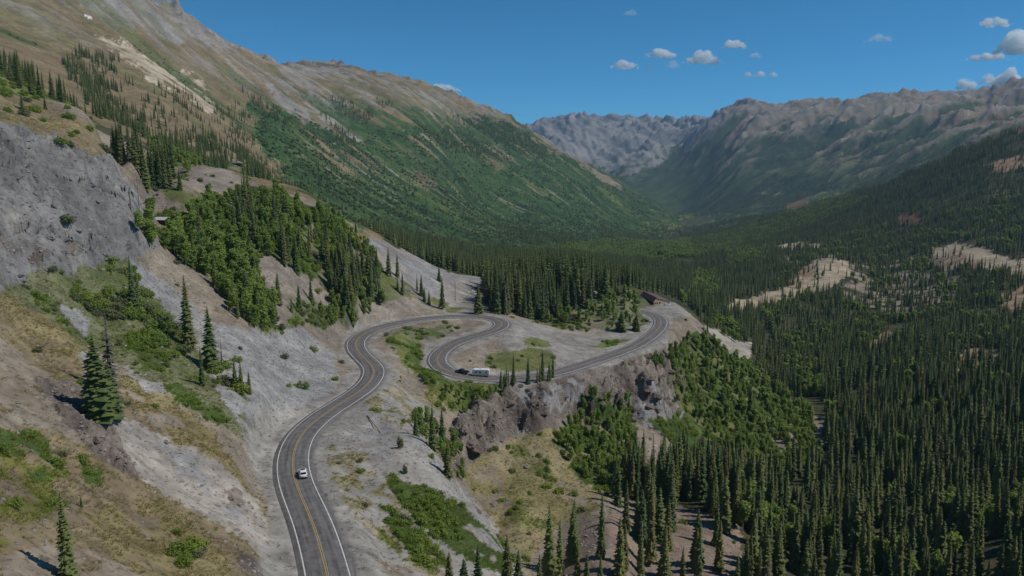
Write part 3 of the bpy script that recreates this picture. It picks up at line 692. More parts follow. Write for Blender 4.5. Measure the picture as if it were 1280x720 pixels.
# ------------------------------------------------------------------ plant materials
def leaf_mat(name, c1, c2, trans=0.25, rough=0.75):
    m, N, L, b = new_mat(name, rough, 0.15)
    oi = N.new('ShaderNodeObjectInfo'); geo = N.new('ShaderNodeNewGeometry')
    ad = N.new('ShaderNodeMath'); ad.operation = 'MULTIPLY_ADD'; ad.inputs[1].default_value = 0.3; 
    L.new(geo.outputs['Random Per Island'], ad.inputs[0])
    m2 = N.new('ShaderNodeMath'); m2.operation = 'MULTIPLY'; m2.inputs[1].default_value = 0.75
    L.new(oi.outputs['Random'], m2.inputs[0]); L.new(m2.outputs[0], ad.inputs[2])
    mx = N.new('ShaderNodeMix'); mx.data_type = 'RGBA'
    mx.inputs['A'].default_value = (*c1, 1); mx.inputs['B'].default_value = (*c2, 1)
    L.new(ad.outputs[0], mx.inputs['Factor']); L.new(mx.outputs['Result'], b.inputs['Base Color'])
    if trans > 0:
        tr = N.new('ShaderNodeBsdfTranslucent'); L.new(mx.outputs['Result'], tr.inputs['Color'])
        ms = N.new('ShaderNodeMixShader'); ms.inputs[0].default_value = trans
        L.new(b.outputs[0], ms.inputs[1]); L.new(tr.outputs[0], ms.inputs[2])
        L.new(ms.outputs[0], N['Material Output'].inputs['Surface'])
    return m
def plain_mat(name, c, rough=0.8, spec=0.2, metal=0.0, vary=0.25, scale=3.0):
    m, N, L, b = new_mat(name, rough, spec)
    b.inputs['Metallic'].default_value = metal
    tc = N.new('ShaderNodeTexCoord')
    n = N.new('ShaderNodeTexNoise'); n.inputs['Scale'].default_value = scale; n.inputs['Detail'].default_value = 5
    L.new(tc.outputs['Object'], n.inputs['Vector'])
    mr = N.new('ShaderNodeMapRange'); mr.inputs['To Min'].default_value = 1 - vary; mr.inputs['To Max'].default_value = 1 + vary
    L.new(n.outputs['Fac'], mr.inputs['Value'])
    mx = N.new('ShaderNodeMix'); mx.data_type = 'RGBA'; mx.blend_type = 'MULTIPLY'; mx.inputs['Factor'].default_value = 1
    mx.inputs['A'].default_value = (*c, 1); L.new(mr.outputs['Result'], mx.inputs['B'])
    L.new(mx.outputs['Result'], b.inputs['Base Color'])
    return m
NEEDLE = leaf_mat('spruce_needles', (.055, .105, .045), (.215, .235, .075), 0.25)
NEEDLE_OLIVE = leaf_mat('olive_needles', (.10, .125, .045), (.20, .20, .07), 0.25)
NEEDLE_GREY = leaf_mat('dry_needles', (.07, .065, .05), (.13, .11, .085), 0.0)
ASPEN = leaf_mat('aspen_leaves', (.195, .285, .06), (.355, .43, .11), 0.5)
ASPEN_Y = leaf_mat('turning_leaves', (.38, .36, .06), (.60, .48, .07), 0.45)
WILLOW = leaf_mat('willow_leaves', (.16, .245, .05), (.29, .36, .08), 0.45)
SAGE = leaf_mat('dull_leaves', (.13, .155, .075), (.22, .225, .11), 0.35)
LIME = leaf_mat('lime_leaves', (.18, .26, .045), (.30, .36, .06), 0.4)
FARLEAF = leaf_mat('far_leaves', (.055, .105, .042), (.095, .15, .055), 0.3)
BARK = plain_mat('spruce_bark', (.11, .085, .065), 0.95, 0.1)
PALEBARK = plain_mat('aspen_bark', (.38, .36, .31), 0.9, 0.1)
STRAW = leaf_mat('grass_blades', (.27, .225, .10), (.46, .37, .18), 0.4)
STONE = leaf_mat('loose_stone', (.16, .145, .135), (.36, .32, .29), 0.0, 0.95)

# ------------------------------------------------------------------ plant shapes, one unit tall
def conifer(seed, nw, per, rmax, droop=0.35, bare=0.05, sparse=1.0, skirt=0.0):
    r = np.random.default_rng(seed)
    V, F = [], []
    # dense inner twigs round the stem
    k = 7
    base = len(V)
    zs = np.linspace(bare + 0.02, 0.97, 6)
    for z in zs:
        for a in range(k):
            rr = rmax * 0.42 * (1 - z) ** 0.85 * r.uniform(0.6, 1.25) * sparse
            th = 2 * np.pi * a / k
            V.append((rr * np.cos(th), rr * np.sin(th), z + r.uniform(-.02, .02)))
    for i in range(len(zs) - 1):
        for a in range(k):
            p, q = base + i * k + a, base + i * k + (a + 1) % k
            F.append((p, q, q + k, p + k))
    for w in range(nw):
        z = bare + (0.995 - bare) * (w + r.uniform(-.3, .3)) / nw
        z = min(max(z, bare), 0.985)
        R0 = (rmax * (1 - z) ** (0.72 + skirt) + 0.006) * r.uniform(0.8, 1.1)
        n = max(3, int(round(per * (0.55 + 0.45 * (1 - z)))))
        off = r.uniform(0, 6.28)
        for b in range(n):
            if r.random() > sparse:
                continue
            th = off + 2 * np.pi * b / n + r.uniform(-.3, .3)
            l = R0 * r.uniform(0.62, 1.18)
            d = l * droop * r.uniform(0.5, 1.5) * (1.25 - z) - 0.25 * l * max(0, z - 0.75) * 4
            wd = l * r.uniform(0.24, 0.38) + 0.004
            c, s = np.cos(th), np.sin(th)
            i0 = len(V)
            def P(rad, side, zz):
                V.append((rad * c - side * s, rad * s + side * c, zz))
            P(0.0, 0, z + 0.012); P(l * 0.55, wd, z - d * 0.55 - wd * .35); P(l * 0.6, 0, z - d * 0.35 + 0.004); P(l * 0.55, -wd, z - d * 0.55 - wd * .35); P(l, 0, z - d)
            F += [(i0, i0 + 1, i0 + 2), (i0, i0 + 2, i0 + 3), (i0 + 1, i0 + 4, i0 + 2), (i0 + 2, i0 + 4, i0 + 3)]
    i0 = len(V)
    V += [(0.006, 0, .95), (-.003, .005, .95), (-.003, -.005, .95), (0, 0, 1.02)]
    F += [(i0, i0 + 1, i0 + 3), (i0 + 1, i0 + 2, i0 + 3), (i0 + 2, i0, i0 + 3)]
    return V, F
def stem(r0, h, lean=0.0, sides=6, z0=-0.04):
    V, F = [], []
    zs = [z0, 0.0, h * 0.35, h * 0.7, h]
    for q, z in enumerate(zs):
        rr = r0 * (1.35 if q == 0 else 1.15 if q == 1 else 1 - 0.85 * z / h)
        for a in range(sides):
            th = 2 * np.pi * a / sides
            V.append((rr * np.cos(th) + lean * z * z, rr * np.sin(th), z))
    for q in range(len(zs) - 1):
        for a in range(sides):
            p, n = q * sides + a, q * sides + (a + 1) % sides
            F.append((p, n, n + sides, p + sides))
    return V, F
def limb(V, F, p0, p1, r0, r1):
    p0, p1 = np.array(p0), np.array(p1); d = p1 - p0; d /= np.linalg.norm(d)
    a = np.cross(d, (0.3, 0.2, 1)); a /= np.linalg.norm(a); b = np.cross(d, a)
    i = len(V)
    for (p, r) in ((p0, r0), (p1, r1)):
        for k in range(4):
            t = k * np.pi / 2
            V.append(tuple(p + r * (np.cos(t) * a + np.sin(t) * b)))
    for k in range(4):
        F.append((i + k, i + (k + 1) % 4, i + 4 + (k + 1) % 4, i + 4 + k))
def leafball(seed, n, size, blobs):
    """loose leaf sprays through the volume of several lobes ((x, y, z, rx, rz))"""
    r = np.random.default_rng(seed)
    V, F = [], []
    wts = np.array([b[3] ** 2 * b[4] for b in blobs]); wts /= wts.sum()
    for k in range(n):
        x, y, z, rx, rz = blobs[r.choice(len(blobs), p=wts)]
        d = r.normal(size=3); d /= np.linalg.norm(d)
        rad = r.uniform(0.3, 1.0) ** 0.6 * (1.0 if r.random() < .72 else r.uniform(1.0, 1.42))
        c = np.array([x + d[0] * rx * rad, y + d[1] * rx * rad, z + d[2] * rz * rad])
        if c[2] < 0.01: c[2] = abs(c[2]) * .5
        nn = d * 0.7 + r.normal(size=3) * 0.55 + np.array([0, 0, .35]); nn /= np.linalg.norm(nn)
        t = np.cross(nn, r.normal(size=3)); t /= np.linalg.norm(t); b = np.cross(nn, t)
        s = size * r.uniform(0.6, 1.35)
        i = len(V)
        for (u, v) in ((-1, -.15), (-.1, -.7), (1, .1), (.15, .75)):
            V.append(tuple(c + s * (u * t + v * b + 0.18 * nn * (u * u - v * v))))
        F.append((i, i + 1, i + 2, i + 3))
    return V, F
def aspen_shape(seed, n, size):
    r = np.random.default_rng(seed)
    bl = [(0, 0, .62, .12, .32)]
    for k in range(7):
        a = r.uniform(0, 6.28); q = r.uniform(.04, .12)
        bl.append((q * np.cos(a), q * np.sin(a), r.uniform(.30, .86), r.uniform(.07, .12), r.uniform(.10, .16)))
    CV, CF = leafball(seed + 1, n, size, bl)
    WV, WF = stem(0.014, 0.8, r.uniform(-.05, .05))
    for b in bl[1:]:
        limb(WV, WF, (0, 0, b[2] - .15), (b[0], b[1], b[2]), 0.007, 0.002)
    return CV, CF, WV, WF
def shrub_shape(seed, n, size):
    r = np.random.default_rng(seed)
    bl = []
    for k in range(7):
        a = r.uniform(0, 6.28); q = r.uniform(0, .55)
        h = r.uniform(.28, .5) * (1.05 - .5 * q)
        bl.append((q * np.cos(a), q * np.sin(a), h, r.uniform(.22, .42), h * 1.05))
    return leafball(seed + 1, n, size, bl)
def merged(a, b):
    n = len(a[0])
    return list(a[0]) + list(b[0]), list(a[1]) + [tuple(i + n for i in f) for f in b[1]], [0] * len(a[1]) + [1] * len(b[1])

SPR = []      # (crown mesh, trunk mesh) of the well-formed spruces
for i, (nw, per, rm, dr, ba) in enumerate([(38, 9, .13, .40, .04), (42, 9, .11, .5, .07), (36, 9, .15, .35, .03), (44, 8, .095, .55, .10), (38, 8, .12, .45, .13), (40, 9, .14, .3, .02)]):
    V, F = conifer(300 + i, nw, per, rm, dr, ba)
    SPR.append((mesh_from('spruce_crown', V, F, NEEDLE_OLIVE if i in (1, 4) else NEEDLE), mesh_from('spruce_trunk', *stem(.0115, .93), BARK)))
SPR_FULL, SPR_LOW = [], []
for i in range(6):
    V, F = conifer(300 + i, *[(38, 9, .13, .40, .04), (42, 9, .11, .5, .07), (36, 9, .15, .35, .03), (44, 8, .095, .55, .10), (38, 8, .12, .45, .13), (40, 9, .14, .3, .02)][i])
    a = merged((V, F), stem(.0115, .93)); SPR_FULL.append(mesh_from('spruce_tree', a[0], a[1], [NEEDLE_OLIVE if i in (1, 4) else NEEDLE, BARK], a[2]))
for i, (nw, per, rm) in enumerate([(17, 7, .135), (19, 6, .11), (16, 7, .15), (20, 6, .10)]):
    V, F = conifer(400 + i, nw, per, rm, .45, .05)
    a = merged((V, F), stem(.012, .5, sides=4)); SPR_LOW.append(mesh_from('small_spruce', a[0], a[1], [NEEDLE_OLIVE if i == 1 else NEEDLE, BARK], a[2]))
V, F = conifer(505, 40, 8, .10, .5, .05, 0.42); SNAG = (mesh_from('thin_crown', V, F, NEEDLE_GREY), mesh_from('snag_trunk', *stem(.013, .97), plain_mat('grey_bark', (.22, .20, .18), .95, .1)))
a = merged((V, F), stem(.013, .97)); SNAG_FULL = mesh_from('snag', a[0], a[1], [NEEDLE_GREY, BARK], a[2])
ASP, ASP_FULL, ASP_LOW = [], [], []
for i in range(4):
    CV, CF, WV, WF = aspen_shape(600 + i * 7, 620, .040)
    ASP.append((mesh_from('aspen_crown', CV, CF, ASPEN), mesh_from('aspen_trunk', WV, WF, PALEBARK)))
    a = merged((CV, CF), (WV, WF)); ASP_FULL.append(mesh_from('aspen_tree', a[0], a[1], [ASPEN, PALEBARK], a[2]))
ASPY = []
for i in range(2):
    CV, CF, WV, WF = aspen_shape(650 + i * 7, 520, .043)
    ASPY.append((mesh_from('yellow_crown', CV, CF, ASPEN_Y), mesh_from('aspen_trunk', WV, WF, PALEBARK)))
for i in range(3):
    CV, CF, WV, WF = aspen_shape(700 + i * 7, 190, .075)
    a = merged((CV, CF), (WV[:30], WF[:24])); ASP_LOW.append(mesh_from('far_aspen', a[0], a[1], [ASPEN, PALEBARK], a[2]))
SHR = [mesh_from('shrub', *shrub_shape(800 + i * 9, 420, .085), m) for i, m in enumerate([WILLOW, WILLOW, WILLOW, SAGE, SAGE, LIME])]
SHR_LOW = [mesh_from('far_shrub', *shrub_shape(900 + i * 9, 110, .16), m) for i, m in enumerate([FARLEAF, FARLEAF, SAGE])]
def tuft(seed):
    r = np.random.default_rng(seed); V, F = [], []
    for k in range(16):
        a = r.uniform(0, 6.28); q = r.uniform(0, .5); h = r.uniform(.5, 1); w = .07; ln = r.uniform(.2, .5)
        x, y = q * np.cos(a), q * np.sin(a); b = r.uniform(0, 6.28)
        i = len(V)
        V += [(x - w * np.cos(b), y - w * np.sin(b), 0), (x + w * np.cos(b), y + w * np.sin(b), 0), (x + ln * np.cos(a), y + ln * np.sin(a), h)]
        F.append((i, i + 1, i + 2))
    return V, F
def rock(seed, sub=2, rough=.28):
    bm = bmesh.new(); bmesh.ops.create_icosphere(bm, subdivisions=sub, radius=1)
    r = np.random.default_rng(seed)
    cuts = [(Vector(r.normal(size=3)).normalized(), r.uniform(.45, .85)) for _ in range(9)]
    for v in bm.verts:
        for n, d in cuts:
            q = v.co.dot(n)
            if q > d: v.co -= n * (q - d)
        v.co *= 1 + r.uniform(-rough, rough) * .25
        v.co.z *= .75
    V = [tuple(v.co) for v in bm.verts]; F = [tuple(v.index for v in f.verts) for f in bm.faces]
    bm.free(); return V, F
TUFT = [mesh_from('tuft', *tuft(40 + i), STRAW) for i in range(3)]
RUB = [mesh_from('stone', *rock(60 + i, 1), STONE) for i in range(3)]

# ------------------------------------------------------------------ where plants grow
def zone_density(polys, ymin, ymax, dens, jit=3.0, clump=None, wl=30.0, hits=None):
    d = np.zeros(XG.shape, np.float32)
    win = window(polys, jit * 4, ymin, ymax)
    if win is not None:
        d[win] = region_in(win, polys, jit) * dens
        if clump is not None:
            n = fbm(XG[win] / wl, YG[win] / wl, 900 + int(ymin) + int(polys[0][0][0]), 3, .6)
            d[win] *= sstep(clump - .2, clump + .2, n)
    return d
BARE = np.ones(len(CNAMES), np.float32)
for n, v in dict(tail=.05, orange=.18, dirt=.3, taillight=.05, red=.1, gravel=.06, lot=.0, scree=.25, pinkrock=.35, palescree=.15, brownrock=.2, cliffgrey=.05, spur=.3, snow=0, pale=.12).items():
    BARE[CNAMES.index(n)] = v
BAREMAP = BARE[CID] * np.clip((RD - 7) / 4, 0, 1)
VIS_OK = (TF + 26.0 / YG) > RUNMAX               # ground whose trees could rise into sight
def scatter(d, seed, sep, hr, cells=None):
    """random plants at d per square metre -> x, y, height"""
    r = np.random.default_rng(seed)
    lam = d[:-1, :-1] * AREA[:-1, :-1] * VIS_OK[:-1, :-1] * (np.abs(SX[None, :-1]) < 0.86)
    n = r.poisson(np.minimum(lam, 30))
    j, i = np.nonzero(n); c = n[j, i]
    j, i = np.repeat(j, c), np.repeat(i, c)
    s = SX[i] + r.random(len(i)) * (SX[i + 1] - SX[i]); L = LL[j] + r.random(len(j)) * (LL[j + 1] - LL[j])
    y = np.exp(L); x = s * y
    order = r.permutation(len(x)); x, y = x[order], y[order]
    keepm = np.ones(len(x), bool); occ = set()
    for k in range(len(x)):
        q = (int(x[k] // sep), int(y[k] // sep))
        if q in occ: keepm[k] = False
        else: occ.add(q)
    x, y = x[keepm], y[keepm]
    lf = fbm(x / 60, y / 60, seed, 2) * .25 + 0.5
    h = hr[0] + (hr[1] - hr[0]) * np.clip((lf - .5) * .7 + r.beta(1.7, 1.6, len(x)), 0, 1)
    return x, y, h
PL = []    # every plant: kind, x, y, height, zone
ZONES = []
def grow(kind, polys, ymin, ymax, dens, hr, label, group, sep=2.2, jit=3.0, clump=None, wl=30.0, bare=True, seed=None):
    d = zone_density(polys, ymin, ymax, dens, jit, clump, wl)
    d = d * (BAREMAP if bare else np.clip((RD - 6) / 2, 0, 1))
    zi = len(ZONES); ZONES.append((label, group))
    x, y, h = scatter(d, 1000 + zi * 13 if seed is None else seed, sep, hr)
    PL.append((kind, x, y, h, zi))
C = 'conifer'
grow(C, [[(1030, 505), (1010, 470), (960, 462), (935, 440), (945, 405), (880, 372), (862, 330), (1000, 300), (1100, 270), (1500, 200), (1900, 300), (1900, 1000), (900, 1000), (880, 670), (960, 605), (1030, 580)]], 175, 620, .043, (8, 22), 'dark spruce in the dense forest filling the lower right of the valley', 'spruces of the dense forest on the right', 2.3, clump=-.55, wl=30)
grow(C, [[(935, 470), (945, 405), (880, 372), (862, 300), (1000, 262), (1100, 232), (1290, 155), (1900, 60), (1900, 600), (1000, 600)]], 620, 2700, .024, (8, 19), 'dark spruce on the far forested slope right of the valley', 'spruces of the far right slope', 2.8, clump=-.45, wl=70)
grow(C, [[(764, 634), (785, 602), (850, 592), (940, 605), (965, 615), (910, 672), (872, 650), (835, 642), (775, 640)]], 185, 320, .055, (12, 22), 'tall spruce in the stand on the brown spur below the cliff', 'spruces standing on the brown spur', 2.4, bare=False)
grow(C, [[(690, 735), (720, 690), (770, 655), (840, 645), (880, 670), (880, 760), (690, 760)]], 165, 235, .012, (12, 22), 'spruce on bare brown dirt at the bottom centre', 'spruces on the bare brown dirt', 3, bare=False)
grow(C, [[(607, 386), (625, 391), (655, 397), (684, 401), (704, 394), (735, 386), (772, 366), (745, 346), (640, 350), (606, 362)]], 398, 600, .06, (15, 27), 'tall spruce in the stand just behind the hairpin bend', 'spruces behind the hairpin bend', 2.4, bare=False)
grow(C, [[(440, 296), (480, 312), (560, 346), (640, 356), (700, 348), (760, 352), (860, 376), (872, 340), (760, 322), (640, 322), (560, 308), (470, 292)]], 560, 1400, .030, (14, 22), 'spruce in the belt beyond the grey scree ridge', 'spruces beyond the scree ridge', 2.6)
grow(C, [[(640, 322), (700, 300), (860, 284), (1000, 262), (1000, 345), (860, 350), (760, 326)]], 900, 3300, .009, (9, 18), 'small dark spruce on the distant valley floor', 'spruces on the valley floor', 3.5, clump=0.0, wl=120)
grow(C, [[(128, 212), (160, 236), (212, 237), (214, 222), (165, 204)]], 325, 375, .085, (15, 23), 'dark spruce in the row on the bench above the grey rock', 'spruces on the bench above the rock', 2.2, bare=False)
grow(C, [[(285, 285), (300, 256), (330, 258), (400, 295), (470, 340), (482, 372), (430, 395), (400, 366), (330, 325)]], 300, 470, .016, (9, 19), 'spruce among aspens on the hillside left of the hairpin', 'spruces among the hillside aspens', 2.4, bare=False)
grow(C, [[(400, 352), (425, 330), (470, 335), (472, 370), (440, 378), (410, 372)], [(285, 298), (298, 262), (322, 262), (318, 296)]], 300, 470, .06, (12, 20), 'spruce in a tight clump on the aspen hillside', 'clumped spruces on the aspen hillside', 2.2, bare=False)
grow(C, [[(330, 392), (350, 372), (405, 372), (408, 396), (390, 405)], [(478, 345), (500, 350), (560, 388), (552, 392), (500, 372)]], 280, 430, .014, (6, 15), 'young spruce on the rocky slope above the road bend', 'young spruces above the road bend', 2.4, bare=False)
grow(C, [[(0, 80), (30, 95), (62, 120), (115, 152), (112, 162), (60, 138), (0, 116)], [(-200, 50), (0, 80), (0, 110), (-200, 90)]], 335, 700, .008, (10, 18), 'spruce on the grassy skyline ridge at the upper left', 'spruces on the grassy left ridge', 3)
grow(C, [[(78, 78), (108, 66), (152, 84), (150, 128), (118, 126), (95, 110)], [(100, 112), (150, 130), (200, 148), (300, 188), (335, 226), (300, 226), (230, 212), (160, 178), (118, 152)]], 480, 1150, .028, (9, 17), 'dark spruce in the wood climbing the left mountainside', 'spruces on the left mountainside', 2.8, clump=0.0, wl=45)
grow(C, [[(150, 98), (200, 108), (272, 120), (335, 156), (338, 204), (255, 182), (185, 142)], [(240, 150), (340, 190), (420, 250), (380, 250), (300, 215)]], 640, 1700, .016, (7, 15), 'scattered spruce high on the tan left mountainside', 'scattered spruces high on the left', 3.2, clump=0.2, wl=50)
grow(C, [[(298, 108), (332, 128), (365, 152), (358, 157), (325, 138)], [(408, 120), (440, 130), (468, 150), (455, 153), (425, 138)], [(468, 130), (492, 131), (490, 140), (470, 139)], [(512, 152), (560, 162), (615, 188), (640, 205), (600, 200), (540, 176)], [(558, 140), (600, 148), (655, 172), (695, 195), (670, 200), (610, 172)], [(405, 150), (445, 175), (440, 195), (415, 175)]], 1200, 3900, .010, (12, 18), 'dark spruce in a band high on the far left mountain', 'spruces high on the far left mountain', 4)
grow(C, [[(330, 160), (440, 190), (560, 165), (660, 175), (865, 276), (760, 305), (600, 325), (480, 300), (400, 262)]], 800, 4300, .0012, (9, 16), 'small spruce dotted over the green mountain spur', 'spruces over the green spur', 4)
grow(C, [[(540, 272), (700, 282), (845, 282), (800, 300), (620, 308)]], 1500, 4200, .006, (11, 17), 'small spruce at the foot of the green mountain spur', 'spruces at the foot of the green spur', 4, clump=-.1, wl=150)
farf = zone_density([[(840, 280), (860, 200), (1000, 140), (1100, 140), (1320, 140), (1320, 235), (1000, 275)]], 2750, 5200, .0045) * (CID == CNAMES.index('forest'))
ZONES.append(('tiny dark spruce far across the valley on the right mountains', 'spruces on the right mountains'))
PL.append((C,) + scatter(farf, 77, 6, (12, 18)) + (len(ZONES) - 1,))
grow(C, [[(862, 374), (950, 398), (948, 432), (938, 430), (905, 408), (885, 400)], [(938, 452), (1012, 470), (1042, 520), (1034, 572), (1010, 520), (952, 480)]], 470, 900, .026, (8, 20), 'spruce between the pale tailings flat and the main forest', 'spruces by the tailings flat', 2.8, bare=False)
grow(C, [[(842, 364), (882, 372), (908, 402), (892, 412), (872, 400), (852, 376)]], 520, 1000, .03, (9, 20), 'spruce just past the shed, below the road bend', 'spruces past the shed', 2.6, bare=False)
grow(C, [[(205, 290), (262, 300), (342, 374), (348, 402), (332, 428), (290, 398), (262, 352)]], 245, 370, .010, (7, 15), 'dark spruce sticking out of the aspen grove by the scree', 'spruces in the aspen grove', 2.6, bare=False)
grow(C, [[(624, 482), (650, 480), (694, 471), (694, 478), (655, 487), (614, 489)]], 255, 320, .14, (2.5, 9), 'small spruce in the roadside row above the cliff', 'small spruces of the roadside row', 1.2, bare=False, jit=1)
A = 'aspen'
grow(A, [[(1030, 505), (960, 462), (945, 405), (1000, 300), (1100, 270), (1500, 200), (1900, 300), (1900, 1000), (900, 1000), (900, 640), (1030, 580)]], 190, 1500, .05, (5, 12), 'light green aspen in a gap of the dense forest at the right', 'aspens in gaps of the right forest', 2.4, clump=.42, wl=42)
grow(A, [[(168, 292), (215, 284), (265, 300), (342, 374), (348, 402), (332, 428), (290, 398), (262, 352), (200, 322)]], 245, 370, .11, (5, 12), 'green aspen in the thick grove beside the grey scree', 'aspens in the grove by the scree', 1.5, bare=False, clump=-.45, wl=14)
grow(A, [[(225, 272), (260, 250), (330, 240), (420, 274), (475, 332), (478, 352), (430, 340), (380, 330), (340, 340), (275, 330)]], 290, 470, .10, (3.5, 10), 'green aspen on the hillside between scree and bend', 'aspens on the hillside', 1.6, bare=False, clump=-.12, wl=18)
grow(A, [[(425, 362), (470, 368), (482, 384), (445, 400), (420, 415), (398, 392)]], 290, 400, .07, (4, 9), 'green aspen right above the upper road bend', 'aspens above the road bend', 1.8, bare=False)
grow(A, [[(835, 446), (872, 412), (905, 440), (960, 480), (1012, 515), (1025, 565), (965, 598), (900, 560), (850, 525)]], 300, 490, .075, (3.5, 9), 'leafy green aspen on the slope below the roadside lookout', 'aspens below the lookout', 2.0, bare=False, clump=-.3, wl=20)
grow(A, [[(698, 558), (735, 506), (788, 508), (792, 562), (772, 614), (722, 596)]], 222, 340, .09, (3.5, 7.5), 'leafy green aspen under the brown cliff', 'aspens under the brown cliff', 1.8, bare=False, clump=-.5, wl=16)
grow(A, [[(545, 502), (560, 489), (622, 494), (636, 502), (592, 528), (560, 516)]], 235, 290, .08, (2.2, 4.8), 'young aspen on the bank below the trailer', 'young aspens below the trailer', 1.5, bare=False)
grow(A, [[(508, 520), (530, 518), (585, 580), (584, 606), (556, 602)]], 190, 245, .06, (3, 7), 'leafy aspen in the gully beside the gravel slope', 'aspens in the gully', 1.6, bare=False)
grow(A, [[(668, 402), (710, 380), (770, 364), (815, 372), (832, 392), (780, 407), (720, 407)]], 395, 540, .042, (3, 7), 'small aspen on the knoll inside the road bend', 'aspens on the knoll', 2.0, bare=False)
grow(A, [[(838, 348), (892, 340), (902, 368), (850, 382)], [(780, 300), (860, 318), (830, 330), (790, 325)], [(990, 445), (1012, 462), (1040, 500), (1000, 500)], [(905, 600), (950, 590), (965, 660), (930, 680)], [(880, 400), (925, 410), (930, 428), (900, 420)], [(1020, 240), (1085, 250), (1060, 266), (1000, 285), (930, 300), (940, 285)], [(905, 310), (960, 312), (960, 330), (910, 335)], [(640, 320), (760, 300), (860, 286), (960, 275), (960, 300), (860, 325), (700, 330)]], 215, 2400, .045, (6, 12), 'pale green aspen among the dark spruces of the right slope', 'aspens among the right slope spruces', 2.6, bare=False, clump=-.2, wl=40)
grow(A, [[(180, 182), (215, 184), (255, 206), (240, 216), (190, 206)]], 350, 760, .02, (4, 8), 'yellow green aspen on the slope above the bench', 'aspens above the bench', 2.4, bare=False)
grow('yellow', [[(424, 292), (440, 296), (470, 316), (474, 336), (450, 322), (428, 306)]], 400, 470, .05, (3.5, 7), 'yellow aspen on the ridge above the bend', 'yellow aspens on the ridge', 2.0, bare=False)
SP_ = [[(310, 125), (380, 150), (440, 185), (470, 160), (560, 162), (620, 150), (660, 170), (760, 225), (865, 275), (800, 310), (600, 330), (480, 300), (400, 262), (330, 195)]]
S = 'shrub'
grow(S, SP_, 800, 4000, .005, (2.5, 6), 'small bushy tree on the green mountain spur', 'bushy trees on the green spur', 4, clump=0.0, wl=90)
def shrubs(rates, ymax, label, group, hr, seed, xmask=None, sep=1.2):
    rt = np.zeros(len(CNAMES), np.float32)
    for n, v in rates.items(): rt[CNAMES.index(n)] = v
    d = rt[CID] * (YG < ymax) * np.clip((RD - 6.5) / 2.5, 0, 1)
    if xmask is not None: d = d * xmask
    n = fbm(XG / 14, YG / 14, seed, 3, .6)
    d = d * sstep(-.35, .3, n)
    ZONES.append((label, group)); PL.append((S,) + scatter(d.astype(np.float32), seed, sep, hr) + (len(ZONES) - 1,))
west = (PX < 420) & (YG < 420)
nearleft = (PX < 345) & (YG < 190)
rates = dict(mixgreen=.11, lush=.55, grass=.07, yellowgreen=.06, dry=.010, ochre=.008, gravel=.0012, bowl=.02, scree=.006, olive=.03, brownrock=.006, spur=.004, dirt=.006, pinkrock=.012, cliffgrey=.0006)
shrubs(rates, 190, 'low green shrub on the dry slope at the lower left', 'shrubs of the lower left slope', (.5, 2.0), 2101, nearleft, 1.0)
rates['mixgreen'] = .22
shrubs(rates, 420, 'green shrub on the rocky slope left of the road', 'shrubs of the left slope', (.8, 3.8), 2102, west & ~nearleft)
rates['mixgreen'] = .11
shrubs(rates, 520, 'green shrub beside the winding road and its gravel slopes', 'shrubs along the winding road', (.6, 2.4), 2103, ~west & (PX < 680) & (PY > 395))
shrubs(rates, 520, 'green shrub around the lookout and the cliff below it', 'shrubs around the lookout', (.7, 2.6), 2104, (PX >= 680) & (PY > 360))
shrubs(dict(shrub=.005, meadow=.002, shrubdark=.009), 4200, 'low bush on the distant green slopes', 'bushes of the distant slopes', (1.2, 3.4), 2105, None, 4.0)
